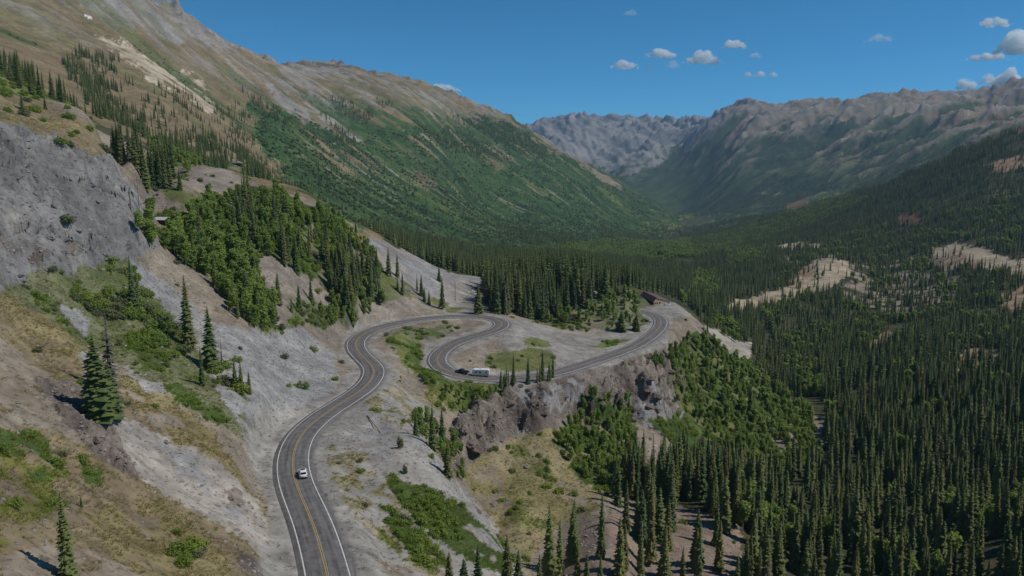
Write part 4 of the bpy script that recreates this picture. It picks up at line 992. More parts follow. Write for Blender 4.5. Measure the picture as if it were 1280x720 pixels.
# single trees the photograph shows apart: base pixel, height in pixels, what
def mk(px, py, hp, kind, label, w=1.0):
    p = spot(px, py); d = p.y * CP - p.z * SP
    return (kind, p, hp * d / FPX, label, w)
SINGLES = [
    mk(86, 722, 116, 'spruce', 'lone slender spruce on the dry slope at the bottom left', 1.0),
    mk(102, 634, 16, 'spruce', 'tiny spruce just above the lone slender one at lower left', 1.4),
    mk(124, 520, 104, 'spruce', 'broad dense spruce on the edge of the pale scree', 1.75),
    mk(139, 522, 74, 'spruce', 'shorter spruce pressed against the right of a broad dense one', 1.9),
    mk(141, 505, 118, 'snag', 'half bare greyish spruce rising behind a broad dense one', 1.5),
    mk(166, 382, 64, 'spruce', 'thin spruce at the top of the left scree, taller of two', .8),
    mk(174, 386, 54, 'spruce', 'thin spruce at the top of the left scree, shorter of two', .8),
    mk(236, 434, 92, 'spruce', 'tall narrow spruce left of the grey scree fan, upper of the pair', 1.2),
    mk(264, 462, 82, 'spruce', 'tall narrow spruce left of the grey scree fan, lower of the pair', 1.2),
    mk(253, 482, 50, 'spruce', 'short spruce below the tall narrow pair by the scree fan', 1.1),
    mk(278, 464, 48, 'snag', 'dead grey trunk beside the tall narrow pair of spruces', .5),
    mk(294, 484, 36, 'spruce', 'small spruce on the grey scree fan, leftmost of three', 1.1),
    mk(302, 488, 40, 'spruce', 'small spruce on the grey scree fan, middle of three', 1.0),
    mk(312, 492, 30, 'spruce', 'small spruce on the grey scree fan, rightmost of three', 1.3),
    mk(225, 237, 26, 'spruce', 'lone spruce at the right end of the bench row', 1.3),
    mk(186, 236, 46, 'snag', 'dead grey spruce in the row on the bench', .7),
    mk(250, 312, 56, 'spruce', 'solitary dark spruce standing above the aspen grove', 1.1),
    mk(541, 562, 62, 'spruce', 'slim spruce in the gully, left of a close pair', .8),
    mk(553, 566, 66, 'spruce', 'slim spruce in the gully, right of a close pair', .8),
    mk(560, 598, 50, 'spruce', 'bushy spruce at the low end of the gully', 1.5),
    mk(520, 545, 34, 'spruce', 'short spruce at the upper end of the gully', 1.1),
    mk(633, 481, 29, 'spruce', 'slim spruce at the roadside just behind the trailer', .9),
    mk(642, 481, 42, 'spruce', 'tallest slim spruce at the roadside behind the trailer', .8),
    mk(627, 484, 16, 'spruce', 'short spruce nearest the rear of the trailer', 1.3),
    mk(660, 479, 36, 'spruce', 'slim spruce at the middle of the roadside row above the cliff', .9),
    mk(678, 476, 42, 'spruce', 'tall spruce at the right end of the roadside row above the cliff', .9),
    mk(691, 472, 31, 'spruce', 'small spruce where the road reappears above the cliff', .8),
    mk(598, 392, 34, 'spruce', 'bushy blue green spruce at the top edge of the hairpin', 1.7),
    mk(553, 386, 40, 'spruce', 'dark spruce by the roadside at the top of the hairpin, left side', 1.2),
    mk(549, 352, 22, 'spruce', 'small spruce on the grey scree ridge above the hairpin', 1.2),
    mk(486, 344, 36, 'spruce', 'spruce standing apart on the scree beside the yellow aspens', 1.2),
    mk(497, 346, 30, 'spruce', 'second spruce standing apart on the scree near the yellow aspens', 1.2),
    mk(445, 296, 22, 'spruce', 'dark pointed spruce on the crest by the yellow aspens', 1.0),
    mk(884, 417, 22, 'spruce', 'single spruce on the pale tailings flat past the lookout', 1.0),
    mk(776, 414, 26, 'spruce', 'rounded dark conifer at the foot of the knoll, left of two', 2.4),
    mk(795, 414, 22, 'spruce', 'rounded dark conifer at the foot of the knoll, right of two', 2.4),
    mk(937, 520, 46, 'spruce', 'lone dark spruce amid the green slope below the lookout', 1.0),
    mk(562, 742, 58, 'spruce', 'blue green spruce at the bottom edge, leftmost of the group', 1.5),
    mk(580, 738, 44, 'spruce', 'blue green spruce at the bottom edge, lowest of the group', 1.6),
    mk(598, 745, 70, 'spruce', 'blue green spruce at the bottom edge, fullest of the group', 1.5),
    mk(634, 745, 84, 'spruce', 'pointed spruce at the bottom edge beside the green strip', 1.2),
    mk(648, 740, 58, 'spruce', 'shorter spruce close to the pointed one at the bottom edge', 1.3),
    mk(686, 760, 138, 'spruce', 'tall ragged spruce rising alone in front of the grassy bowl', .95),
    mk(674, 756, 70, 'spruce', 'spruce tucked left of the tall ragged one', 1.0),
    mk(774, 722, 84, 'spruce', 'slim spruce on the shaded dirt, left of the brown spur', .9),
    mk(800, 716, 76, 'spruce', 'slim spruce on the open brown dirt of the spur', .9),
    mk(813, 706, 96, 'spruce', 'tall slim spruce in front of the brown dirt clearing', .9),
    mk(733, 735, 50, 'spruce', 'small spruce at the foot of the shaded dirt bank', 1.0),
    mk(750, 738, 48, 'spruce', 'small spruce right of the foot of the shaded dirt bank', 1.0),
    mk(57, 137, 18, 'spruce', 'lone spruce on the grassy slope above the grey rock', 1.5),
    mk(28, 137, 22, 'spruce', 'lone spruce at the left on the grassy slope above the grey rock', 1.2),
]
SING_SHR = [(75, 180, 26, 12, 'lone rounded bush on top of the grey rock'), (230, 708, 28, 24, 'round bright green bush on the lower left slope'), (222, 668, 18, 13, 'smaller bright green bush above a round one at the lower left'),
            (500, 560, 12, 20, 'grey green bush on the gravel slope, upper of two'), (506, 592, 9, 16, 'grey green bush on the gravel slope, lower of two'),
            (820, 455, 22, 22, 'big rounded bush on the road edge below the lot'), (838, 452, 14, 17, 'smaller bush right of a big rounded one on the road edge')]
def clear_view(p):            # the yard round the shed stays open
    qx, qy = project(p[1], p[2], sample(ZG, p[1] / p[2], np.log(p[2])))
    ok = ~((qx > 797) & (qx < 845) & (qy > 360) & (qy < 400) & (p[2] < 545))
    tx_, ty_ = project(p[1], p[2], sample(ZG, p[1] / p[2], np.log(p[2])) + p[3])
    ok &= ~((qx > 192) & (qx < 215) & (ty_ < 281) & (qy > 277) & (p[2] < 345))       # the cabin roof shows over the grove
    ok &= ~((qx > 584) & (qx < 593) & (ty_ < 366) & (qy > 366) & (p[2] < 480))
    ok &= ~((qx > 286) & (qx < 304) & (ty_ < 207) & (qy > 205) & (p[2] < 900))
    return (p[0], p[1][ok], p[2][ok], p[3][ok], p[4])
PL = [clear_view(p) for p in PL]
print('plants placed', round(time.time() - T0, 1), sum(len(p[1]) for p in PL))

# ------------------------------------------------------------------ which plants show largest
PK = np.concatenate([np.full(len(p[1]), {'conifer': 0, 'aspen': 1, 'yellow': 2, 'shrub': 3}[p[0]]) for p in PL])
PXY = np.stack([np.concatenate([p[1] for p in PL]), np.concatenate([p[2] for p in PL])], 1)
PH = np.concatenate([p[3] for p in PL]); PZN = np.concatenate([np.full(len(p[1]), p[4]) for p in PL])
Sv, Lv = PXY[:, 0] / PXY[:, 1], np.log(PXY[:, 1])
PZ = sample(ZG, Sv, Lv)
RM = sample(RUNMAX, Sv, Lv - 0.02)
LUSHY = np.isin(CID[np.searchsorted(LL, Lv).clip(0, NL - 1), np.searchsorted(SX, Sv).clip(0, NS - 1)], [CNAMES.index(q) for q in ('lush', 'grass', 'yellowgreen')])
HW = np.array([.10, .22, .22, .8])[PK] * PH
bx, by = project(PXY[:, 0], PXY[:, 1], np.maximum(PZ, RM * PXY[:, 1]))
tx, ty = project(PXY[:, 0], PXY[:, 1], PZ + PH)
dep = PXY[:, 1] * CP - PZ * SP
hwp = HW * FPX / dep
order = np.argsort(PXY[:, 1])
maskv = np.zeros((720, 1280), bool)
VISA = np.zeros(len(PH)); 
for k in order:
    y0, y1 = ty[k], by[k]
    if y1 - y0 < 1 or tx[k] < 0 or tx[k] >= 1280 or y1 < 0 or y0 >= 720: continue
    a, b = max(0, int(y0)), min(720, int(y1) + 1)
    if b <= a: continue
    c0, c1 = max(0, int(tx[k] - hwp[k])), min(1280, int(tx[k] + hwp[k]) + 1)
    sub = maskv[a:b, c0:c1]
    if not sub.size: continue
    if PK[k] == 0:
        yy = (np.arange(a, b) + .5 - y0) / max(y1 - y0, 1e-6)
        sh_ = np.abs(np.arange(c0, c1)[None] + .5 - tx[k]) <= (yy * hwp[k] + .3)[:, None]
    else:
        sh_ = np.ones(sub.shape, bool)
    VISA[k] = (sh_ & ~sub).sum()
    if b - a > 2: sub |= sh_
NV = dict(conifer=300 - sum(1 for s in SINGLES if s[0] == 'spruce') - 2, aspen=300, yellow=40, shrub=290)
PICK = np.zeros(len(PH), bool)
for kname, kid in (('conifer', 0), ('aspen', 1), ('yellow', 2), ('shrub', 3)):
    c = np.nonzero((PK == kid) & (VISA > 7))[0]
    c = c[np.argsort(-VISA[c])][:NV[kname]]
    PICK[c] = True
print('picked', [(int(((PK == k) & PICK).sum()), int((PK == k).sum())) for k in range(4)], 'smallest', [float(VISA[(PK == k) & PICK].min()) if ((PK == k) & PICK).any() else 0 for k in range(4)])

# ------------------------------------------------------------------ build them
def plant(name, label, group, meshes, x, y, z, h, wid=1.0, rot=0.0, parts=True, cat='tree'):
    sc_ = (h * wid, h * wid, h)
    if parts:
        t = thing(name, label, cat, (x, y, z), rot, group, sc_)
        link('crown', meshes[0], t); link('trunk', meshes[1], t)
    else:
        t = link(name, meshes); t.location = (x, y, z); t.rotation_euler = (0, 0, rot); t.scale = sc_
        tag(t, label, cat, group)
    return t
for q, (kind, p, h, label, wd) in enumerate(SINGLES):
    if kind == 'snag':
        plant('dead_tree', label, None, SNAG, p.x, p.y, p.z - .1, h, wd, q * 1.7)
    else:
        plant('spruce_tree', label, None, SPR[q % 6 if wd < 1.6 else 2], p.x, p.y, p.z - .1, h, wd, q * 1.7)
for (px, py, wp, hp, label) in SING_SHR:
    p = spot(px, py); k = (p.y * CP - p.z * SP) / FPX
    plant('shrub', label, None, SHR[5] if 'bright' in label else SHR[3] if 'grey green' in label else SHR[0], p.x, p.y, p.z - .1, hp * k, wp / hp * .55, px, False, 'shrub')
r_ = np.random.default_rng(99)
for k in np.nonzero(PICK)[0]:
    x, y, z, h = PXY[k, 0], PXY[k, 1], PZ[k], PH[k]
    lab, grp = ZONES[PZN[k]]; big_ = (by[k] - ty[k]) > 20; rot = r_.uniform(0, 6.28); wd = r_.uniform(.85, 1.2)
    if PK[k] == 0:
        plant('spruce_tree', lab, grp, SPR[k % 6] if big_ else SPR_FULL[k % 6], x, y, z - .15, h, wd, rot, big_)
    elif PK[k] == 1:
        plant('aspen_tree', lab, grp, ASP[k % 4] if big_ else ASP_FULL[k % 4], x, y, z - .15, h, wd * 1.15, rot, big_)
    elif PK[k] == 2:
        plant('yellow_aspen', lab, grp, ASPY[k % 2], x, y, z - .15, h, wd * 1.15, rot, True)
    else:
        plant('shrub', lab, grp, SHR[(0, 5, 2, 1)[k % 4] if LUSHY[k] else k % 6], x, y, z - .1 * h, h, wd, rot, False, 'shrub')

def swarm(name, label, cat, meshes, X, Y, Z, H, W, ROT, VAR):
    """plants or stones nobody could count: one object whose points carry copies"""
    me = bpy.data.meshes.new(name)
    me.vertices.add(len(X)); me.vertices.foreach_set('co', np.stack([X, Y, Z], 1).astype(np.float32).ravel())
    for an, v in (('high', H), ('wide', W), ('turn', ROT)):
        a = me.attributes.new(an, 'FLOAT', 'POINT'); a.data.foreach_set('value', np.asarray(v, np.float32))
    a = me.attributes.new('sort', 'INT', 'POINT'); a.data.foreach_set('value', np.asarray(VAR, np.int32))
    o = link(name, me); o['kind'] = 'stuff'; o['label'] = label; o['category'] = cat
    g = bpy.data.node_groups.new(name, 'GeometryNodeTree')
    g.interface.new_socket('Geometry', in_out='INPUT', socket_type='NodeSocketGeometry')
    g.interface.new_socket('Geometry', in_out='OUTPUT', socket_type='NodeSocketGeometry')
    N, L = g.nodes, g.links
    gi, go = N.new('NodeGroupInput'), N.new('NodeGroupOutput')
    iop = N.new('GeometryNodeInstanceOnPoints')
    jn = N.new('GeometryNodeJoinGeometry')
    for m in meshes[::-1]:
        src = bpy.data.objects.new(m.name, m)
        oi = N.new('GeometryNodeObjectInfo'); oi.inputs['Object'].default_value = src; oi.inputs['As Instance'].default_value = True
        L.new(oi.outputs['Geometry'], jn.inputs[0])
    def attr(n, t='FLOAT'):
        a = N.new('GeometryNodeInputNamedAttribute'); a.data_type = t; a.inputs['Name'].default_value = n
        return a.outputs['Attribute']
    L.new(gi.outputs[0], iop.inputs['Points']); L.new(jn.outputs[0], iop.inputs['Instance'])
    iop.inputs['Pick Instance'].default_value = True
    L.new(attr('sort', 'INT'), iop.inputs['Instance Index'])
    cr = N.new('ShaderNodeCombineXYZ'); L.new(attr('turn'), cr.inputs[2]); L.new(cr.outputs[0], iop.inputs['Rotation'])
    cs_ = N.new('ShaderNodeCombineXYZ'); L.new(attr('wide'), cs_.inputs[0]); L.new(attr('wide'), cs_.inputs[1]); L.new(attr('high'), cs_.inputs[2]); L.new(cs_.outputs[0], iop.inputs['Scale'])
    L.new(iop.outputs[0], go.inputs[0])
    md = o.modifiers.new('copies', 'NODES'); md.node_group = g
    return o
def rest(name, label, cat, kid, cut, hi_m, lo_m):
    for far_, ms in ((False, hi_m), (True, lo_m)):
        k = np.nonzero((PK == kid) & ~PICK & ((PXY[:, 1] > cut) == far_))[0]
        if not len(k): continue
        r = np.random.default_rng(kid * 2 + far_)
        wd = r.uniform(.85, 1.2, len(k)) * (1.0 if kid == 0 else 1.15)
        vr = r.integers(0, len(ms), len(k))
        if kid == 3 and not far_: vr = np.where(LUSHY[k], np.array([0, 5, 2, 1])[vr % 4], vr)
        swarm(name, label[far_], cat, ms, PXY[k, 0], PXY[k, 1], PZ[k] - (.15 if kid != 3 else .1 * PH[k]), PH[k], PH[k] * wd, r.uniform(0, 6.28, len(k)), vr)
rest('spruce_forest', ['dense dark spruce forest between the larger trees', 'far spruce forest covering the valley and mountainsides'], 'forest', 0, 460, SPR_FULL + SPR_FULL + [SNAG_FULL], SPR_LOW)
rest('aspen_grove', ['light green aspen thickets on the near slopes', 'far aspen thickets on the mountain slopes'], 'trees', 1, 420, ASP_FULL, ASP_LOW)
rest('yellow_grove', ['yellow aspens on the ridge', 'yellow aspens on the ridge beyond'], 'trees', 2, 9000, [a[0] for a in ASPY], [a[0] for a in ASPY])
rest('shrubbery', ['low shrubs scattered over the near slopes', 'low bushes on the distant green slopes'], 'shrubs', 3, 420, SHR, SHR_LOW)
# grass tufts and loose stones of the near slopes
def litter(name, label, cat, meshes, rates, ymax, hr, seed, wf, sep=.25):
    rt = np.zeros(len(CNAMES), np.float32)
    for n, v in rates.items(): rt[CNAMES.index(n)] = v
    d = rt[CID] * sstep(ymax, ymax * .55, YG) * (RD > 6.2) * sstep(-.5, .3, fbm(XG / 7, YG / 7, seed, 3, .6))
    x, y, h = scatter(d.astype(np.float32), seed, sep, hr)
    r = np.random.default_rng(seed)
    h = h * r.uniform(.6, 1.5, len(h))
    z = sample(ZG, x / y, np.log(y)) - .08 * h
    swarm(name, label, cat, meshes, x, y, z, h, h * wf, r.uniform(0, 6.28, len(x)), r.integers(0, len(meshes), len(x)))
    print(name, len(x))
litter('grass', 'dry grass tufts over the near slopes', 'grass', TUFT, dict(dry=3, ochre=5, yellowgreen=3, bowl=2.5, grass=3, mixgreen=1.5, olive=2.5, dirt=.5, lush=2), 320, (.18, .5), 3001, 1.2)
litter('herbs', 'green herbs and low plants over the near slopes', 'plants', [mesh_from('herb', *tuft(70 + i), LIME) for i in range(3)], dict(yellowgreen=5, lush=7, grass=4, mixgreen=2, olive=3, ochre=.5, dry=.25, bowl=.8), 330, (.2, .55), 3005, 1.5)
litter('rubble', 'loose stones over scree and gravel slopes', 'stones', RUB, dict(scree=1.0, gravel=.35, brownrock=1.4, dirt=.6, dry=.35, palescree=.9, pinkrock=1.0, cliffgrey=.25, spur=.6, bowl=.2, mixgreen=.4), 430, (.07, .42), 3002, 1.2)
CRAGM = plain_mat('crag_rock', (.17, .135, .115), .95, .1, 0, .4, 1.2)
CRAG = [mesh_from('crag', *rock(80 + i, 3, .5), CRAGM) for i in range(4)]
CRAGGM = plain_mat('grey_crag', (.23, .215, .21), .95, .1, 0, .4, 1.2)
CRAGG = [mesh_from('grey_crag', *rock(90 + i, 3, .5), CRAGGM) for i in range(4)]
def crags(name, label, mask, dens, hr, seed, sep, ms=None):
    d = mask * dens * sstep(-.25, .35, fbm(XG / 11, YG / 11, seed, 3, .6)) * (RD > 8)
    x, y, h = scatter(d.astype(np.float32), seed, sep, hr)
    r = np.random.default_rng(seed)
    h = h * r.uniform(.5, 1.3, len(h)); z = sample(ZG, x / y, np.log(y)) - .15 * h
    swarm(name, label, 'rocks', ms or CRAG, x, y, z, h, h * r.uniform(.8, 1.4, len(h)), r.uniform(0, 6.28, len(x)), r.integers(0, 4, len(x)))
    print(name, len(x))
crags('crags', 'jagged brown rock crags of the cliff under the road', canyon * (STEEP > .12), .10, (.6, 2.6), 3101, 1.0)
crags('crags', 'grey ledges on the big rock face at the left', cliff, .035, (.4, 1.7), 3103, 1.0, CRAGG)
crags('crags', 'brown rock ledges on the lower left slope', rib, .22, (.3, 1.0), 3102, .6)
print('plants built', round(time.time() - T0, 1))
# ------------------------------------------------------------------ road, painted lines
def road_frame():
    t = np.gradient(ROAD[:, :2], axis=0); t /= np.linalg.norm(t, axis=1)[:, None]
    return t, np.stack([-t[:, 1], t[:, 0]], 1)       # tangent, left normal
RT, RN = road_frame()
RS = np.r_[0, np.cumsum(np.linalg.norm(np.diff(ROAD[:, :2], axis=0), axis=1))]
def asphalt():
    m, N, L, b = new_mat('worn_asphalt', 0.85, 0.25)
    at = N.new('ShaderNodeAttribute'); at.attribute_name = 'across'
    geo = N.new('ShaderNodeNewGeometry')
    cb = N.new('ShaderNodeCombineXYZ'); sp = N.new('ShaderNodeSeparateXYZ'); L.new(at.outputs['Vector'], sp.inputs[0])
    sx = N.new('ShaderNodeMath'); sx.operation = 'MULTIPLY'; sx.inputs[1].default_value = 1.1; L.new(sp.outputs[0], sx.inputs[0])
    sy = N.new('ShaderNodeMath'); sy.operation = 'MULTIPLY'; sy.inputs[1].default_value = 0.035; L.new(sp.outputs[1], sy.inputs[0])
    L.new(sx.outputs[0], cb.inputs[0]); L.new(sy.outputs[0], cb.inputs[1])
    n1 = N.new('ShaderNodeTexNoise'); n1.inputs['Scale'].default_value = 1.3; n1.inputs['Detail'].default_value = 4; L.new(cb.outputs[0], n1.inputs['Vector'])
    n2 = N.new('ShaderNodeTexNoise'); n2.inputs['Scale'].default_value = 0.6; n2.inputs['Detail'].default_value = 8; n2.inputs['Roughness'].default_value = .7; L.new(geo.outputs['Position'], n2.inputs['Vector'])
    ad = N.new('ShaderNodeMath'); ad.operation = 'ADD'; L.new(n1.outputs['Fac'], ad.inputs[0]); L.new(n2.outputs['Fac'], ad.inputs[1])
    rp = N.new('ShaderNodeValToRGB'); e = rp.color_ramp.elements
    e[0].position = .38; e[0].color = (.085, .079, .077, 1); e[1].position = .62; e[1].color = (.205, .188, .178, 1)
    hf = N.new('ShaderNodeMath'); hf.operation = 'MULTIPLY'; hf.inputs[1].default_value = .5; L.new(ad.outputs[0], hf.inputs[0])
    L.new(hf.outputs[0], rp.inputs['Fac']); L.new(rp.outputs['Color'], b.inputs['Base Color'])
    return m
def paint_mat(name, c):
    m, N, L, b = new_mat(name, 0.7, 0.2)
    geo = N.new('ShaderNodeNewGeometry')
    n = N.new('ShaderNodeTexNoise'); n.inputs['Scale'].default_value = 1.1; n.inputs['Detail'].default_value = 7; n.inputs['Roughness'].default_value = .75
    L.new(geo.outputs['Position'], n.inputs['Vector'])
    rp = N.new('ShaderNodeValToRGB'); e = rp.color_ramp.elements
    e[0].position = .30; e[0].color = (.20, .19, .18, 1); e[1].position = .5; e[1].color = (*c, 1)
    L.new(n.outputs['Fac'], rp.inputs['Fac']); L.new(rp.outputs['Color'], b.inputs['Base Color'])
    return m
def ribbon(name, offs, dz, mat, i0=0, i1=None, across=False):
    """a strip of constant cross-section along the road: offs = [(offset to the left, height)]"""
    i1 = len(ROAD) if i1 is None else i1
    V, F, U = [], [], []
    k = len(offs)
    for i in range(i0, i1):
        for (o, h) in offs:
            V.append((ROAD[i, 0] + RN[i, 0] * o, ROAD[i, 1] + RN[i, 1] * o, ROAD[i, 2] + dz + h)); U.append((o, RS[i], 0))
    for i in range(i1 - i0 - 1):
        for j in range(k - 1):
            a = i * k + j
            F.append((a, a + k, a + k + 1, a + 1))
    me = mesh_from(name, V, [f[::-1] for f in F], mat, smooth=True)
    if across:
        a = me.attributes.new('across', 'FLOAT_VECTOR', 'POINT'); a.data.foreach_set('vector', np.array(U, np.float32).ravel())
    o = link(name, me); o['kind'] = 'structure'
    return o
ribbon('road', [(4.9, -.32), (4.45, -.02), (2.2, .05), (0, .08), (-2.2, .05), (-4.45, -.02), (-4.9, -.32)], 0.04, asphalt(), across=True)
WHITE, YEL = paint_mat('white_road_paint', (.70, .69, .66)), paint_mat('yellow_road_paint', (.46, .31, .11))
def crown(o): return np.interp(abs(o), [0, 2.2, 4.45], [.08, .05, -.02])
def line(o, wdt, m, i0=0, i1=None):
    a, b = o + wdt / 2, o - wdt / 2
    ribbon('road_marking', [(a, crown(a)), (b, crown(b))], 0.055, m, i0, i1)
line(3.66, .20, WHITE); line(-3.66, .20, WHITE); line(.17, .15, YEL); line(-.17, .15, YEL)

# ------------------------------------------------------------------ built things
def box(bm, x0, x1, y0, y1, z0, z1):
    r = bmesh.ops.create_cube(bm, size=1)
    for v in r['verts']:
        v.co = Vector(((x0 + x1) / 2 + v.co.x * (x1 - x0), (y0 + y1) / 2 + v.co.y * (y1 - y0), (z0 + z1) / 2 + v.co.z * (z1 - z0)))
    return r['verts']
def bm_obj(name, bm, mat, parent=None, bevel=0.0, smooth=False):
    me = bpy.data.meshes.new(name)
    bmesh.ops.recalc_face_normals(bm, faces=bm.faces)
    if bevel > 0:
        bmesh.ops.bevel(bm, geom=list(bm.edges), offset=bevel, segments=2, affect='EDGES')
    bm.to_mesh(me); bm.free()
    me.materials.append(mat)
    if smooth:
        me.polygons.foreach_set('use_smooth', np.ones(len(me.polygons), bool))
    return link(name, me, parent)
def cyl(bm, p0, p1, r, sides=14, r2=None):
    p0, p1 = Vector(p0), Vector(p1); d = p1 - p0
    m = Matrix.Translation((p0 + p1) / 2) @ d.to_track_quat('Z', 'Y').to_matrix().to_4x4()
    return bmesh.ops.create_cone(bm, cap_ends=True, segments=sides, radius1=r, radius2=r if r2 is None else r2, depth=d.length, matrix=m)['verts']
def loft(stations):
    """closed shell through rings of equal length"""
    bm = bmesh.new()
    rings = [[bm.verts.new(p) for p in s] for s in stations]
    for a, b in zip(rings, rings[1:]):
        n = len(a)
        for i in range(n):
            bm.faces.new((a[i], a[(i + 1) % n], b[(i + 1) % n], b[i]))
    bm.faces.new(rings[0]); bm.faces.new(rings[-1])
    return bm
def quad_obj(name, corners, mat, parent, thick=0.02):
    """a thin pane"""
    c = [Vector(p) for p in corners]; n = (c[1] - c[0]).cross(c[3] - c[0]).normalized() * thick
    bm = bmesh.new()
    a = [bm.verts.new(p + n) for p in c]; b = [bm.verts.new(p - n) for p in c]
    bm.faces.new(a); bm.faces.new(b[::-1])
    for i in range(4): bm.faces.new((a[i], b[i], b[(i + 1) % 4], a[(i + 1) % 4]))
    return bm_obj(name, bm, mat, parent)
def car_paint(name, c):
    m, N, L, b = new_mat(name, 0.3, 0.5); b.inputs['Base Color'].default_value = (*c, 1); b.inputs['Coat Weight'].default_value = .5
    return m
WHITEP = car_paint('white_car_paint', (.78, .78, .78)); BLACKP = car_paint('black_car_paint', (.012, .012, .014))
GLASS, _, _, gb = new_mat('dark_glass', 0.08, 0.5); gb.inputs['Base Color'].default_value = (.01, .012, .016, 1)
RUBBER = plain_mat('tyre_rubber', (.02, .02, .02), .9); RIM = plain_mat('grey_rim', (.35, .35, .36), .35, .5, .8)
DARKPL = plain_mat('dark_plastic', (.025, .025, .027), .6)
REDL, _, _, rb = new_mat('red_lens', .25, .5); rb.inputs['Base Color'].default_value = (.35, .01, .01, 1)
CLEARL, _, _, cbx = new_mat('clear_lens', .15, .5); cbx.inputs['Base Color'].default_value = (.6, .6, .6, 1)
def wheel(parent, x, y, r=.36, w=.24):
    sgn = 1 if y > 0 else -1
    bm = bmesh.new(); cyl(bm, (x, y - w / 2, r), (x, y + w / 2, r), r * .62, 18)
    wo = bm_obj('wheel', bm, RIM, parent)
    bm = bmesh.new()
    n = 20; prof = [(r * .60, -w / 2), (r * .95, -w / 2), (r, -w * .3), (r, w * .3), (r * .95, w / 2), (r * .60, w / 2)]
    rings = []
    for i in range(n):
        t = 2 * math.pi * i / n
        rings.append([bm.verts.new((x + q * math.cos(t), y + yy, r + q * math.sin(t))) for q, yy in prof])
    for i in range(n):
        a, b = rings[i], rings[(i + 1) % n]
        for j in range(len(prof)):
            bm.faces.new((a[j], a[(j + 1) % 6], b[(j + 1) % 6], b[j]))
    bm_obj('tyre', bm, RUBBER, wo, smooth=False)
def ring(x, wb, z0, wm, zm, wt, zt):
    return [(x, -wb, z0), (x, -wm, zm * .55 + z0 * .45), (x, -wm * .98, zm), (x, -wt, zt), (x, -wt * .55, zt + .03), (x, wt * .55, zt + .03), (x, wt, zt), (x, wm * .98, zm), (x, wm, zm * .55 + z0 * .45), (x, wb, z0)]
def make_suv(label, loc, rotz, group=None):
    t = thing('car', label, 'car', loc, rotz, group)
    # lower body, then the cabin on it
    st = [(2.28, .74, .42, .82, .70, .74, .74), (2.12, .84, .30, .90, .86, .80, .90), (1.2, .88, .26, .93, .96, .86, 1.02), (.9, .88, .26, .93, .98, .87, 1.04), (-1.6, .88, .26, .93, .98, .88, 1.04), (-2.1, .86, .30, .92, .96, .86, 1.02), (-2.3, .80, .40, .86, .84, .80, .92)]
    bm_obj('body', loft([ring(*s) for s in st]), WHITEP, t, 0.0, True)
    cb = [(.95, .80, 1.0, .80, 1.02, .78, 1.03), (.30, .82, 1.0, .79, 1.36, .68, 1.56), (-.4, .82, 1.0, .79, 1.40, .69, 1.64), (-1.5, .82, 1.0, .78, 1.38, .67, 1.60), (-1.72, .82, 1.0, .77, 1.34, .64, 1.54), (-2.12, .80, 1.0, .76, 1.04, .70, 1.07)]
    bm_obj('roof', loft([ring(*s) for s in cb]), WHITEP, t, 0.0, True)
    quad_obj('windscreen', [(.90, -.72, 1.09), (.90, .72, 1.09), (.36, .62, 1.56), (.36, -.62, 1.56)], GLASS, t)
    quad_obj('rear_window', [(-2.08, -.64, 1.13), (-2.08, .64, 1.13), (-1.77, .58, 1.52), (-1.77, -.58, 1.52)], GLASS, t, .03)
    quad_obj('sunroof', [(.15, -.5, 1.63), (.15, .5, 1.63), (-.75, .5, 1.675), (-.75, -.5, 1.675)], GLASS, t, .012)
    for s in (-1, 1):
        quad_obj('side_window', [(.62, .81 * s, 1.08), (-.45, .82 * s, 1.08), (-.45, .725 * s, 1.54), (.24, .725 * s, 1.52)], GLASS, t, .02)
        quad_obj('side_window', [(-.52, .82 * s, 1.08), (-1.75, .81 * s, 1.08), (-1.6, .71 * s, 1.50), (-.52, .725 * s, 1.54)], GLASS, t, .02)
        bm = bmesh.new(); box(bm, -2.33, -2.2, s * .80 - .12, s * .80 + .12, .78, 1.0); bm_obj('tail_light', bm, REDL, t, .02)
        bm = bmesh.new(); box(bm, 2.12, 2.26, s * .70 - .14, s * .70 + .14, .68, .82); bm_obj('headlight', bm, CLEARL, t, .02)
        bm = bmesh.new(); box(bm, .62, .80, s * 1.0 - .1, s * 1.0 + .1, 1.02, 1.16); bm_obj('mirror', bm, WHITEP, t, .03)
    bm = bmesh.new(); box(bm, -2.36, -2.22, -.78, .78, .34, .54); bm_obj('bumper', bm, DARKPL, t, .03)
    for x in (1.42, -1.42):
        for y in (.80, -.80): wheel(t, x, y)
    return t
def on_road(px, py, lane):
    """a place in a lane: metres right of the centre line, heading along growing index"""
    x, y, z = spot(px, py)
    i = int(np.argmin((ROAD[:, 0] - x) ** 2 + (ROAD[:, 1] - y) ** 2))
    return i
def place_index(i, right):
    n = -RN[i]
    return Vector((ROAD[i, 0] + n[0] * right, ROAD[i, 1] + n[1] * right, ROAD[i, 2] + .09)), math.atan2(RT[i, 1], RT[i, 0])
i = on_road(368, 597, 0)
p, a = place_index(i, 1.85)
make_suv('white car driving up the middle of the winding road', p, a)
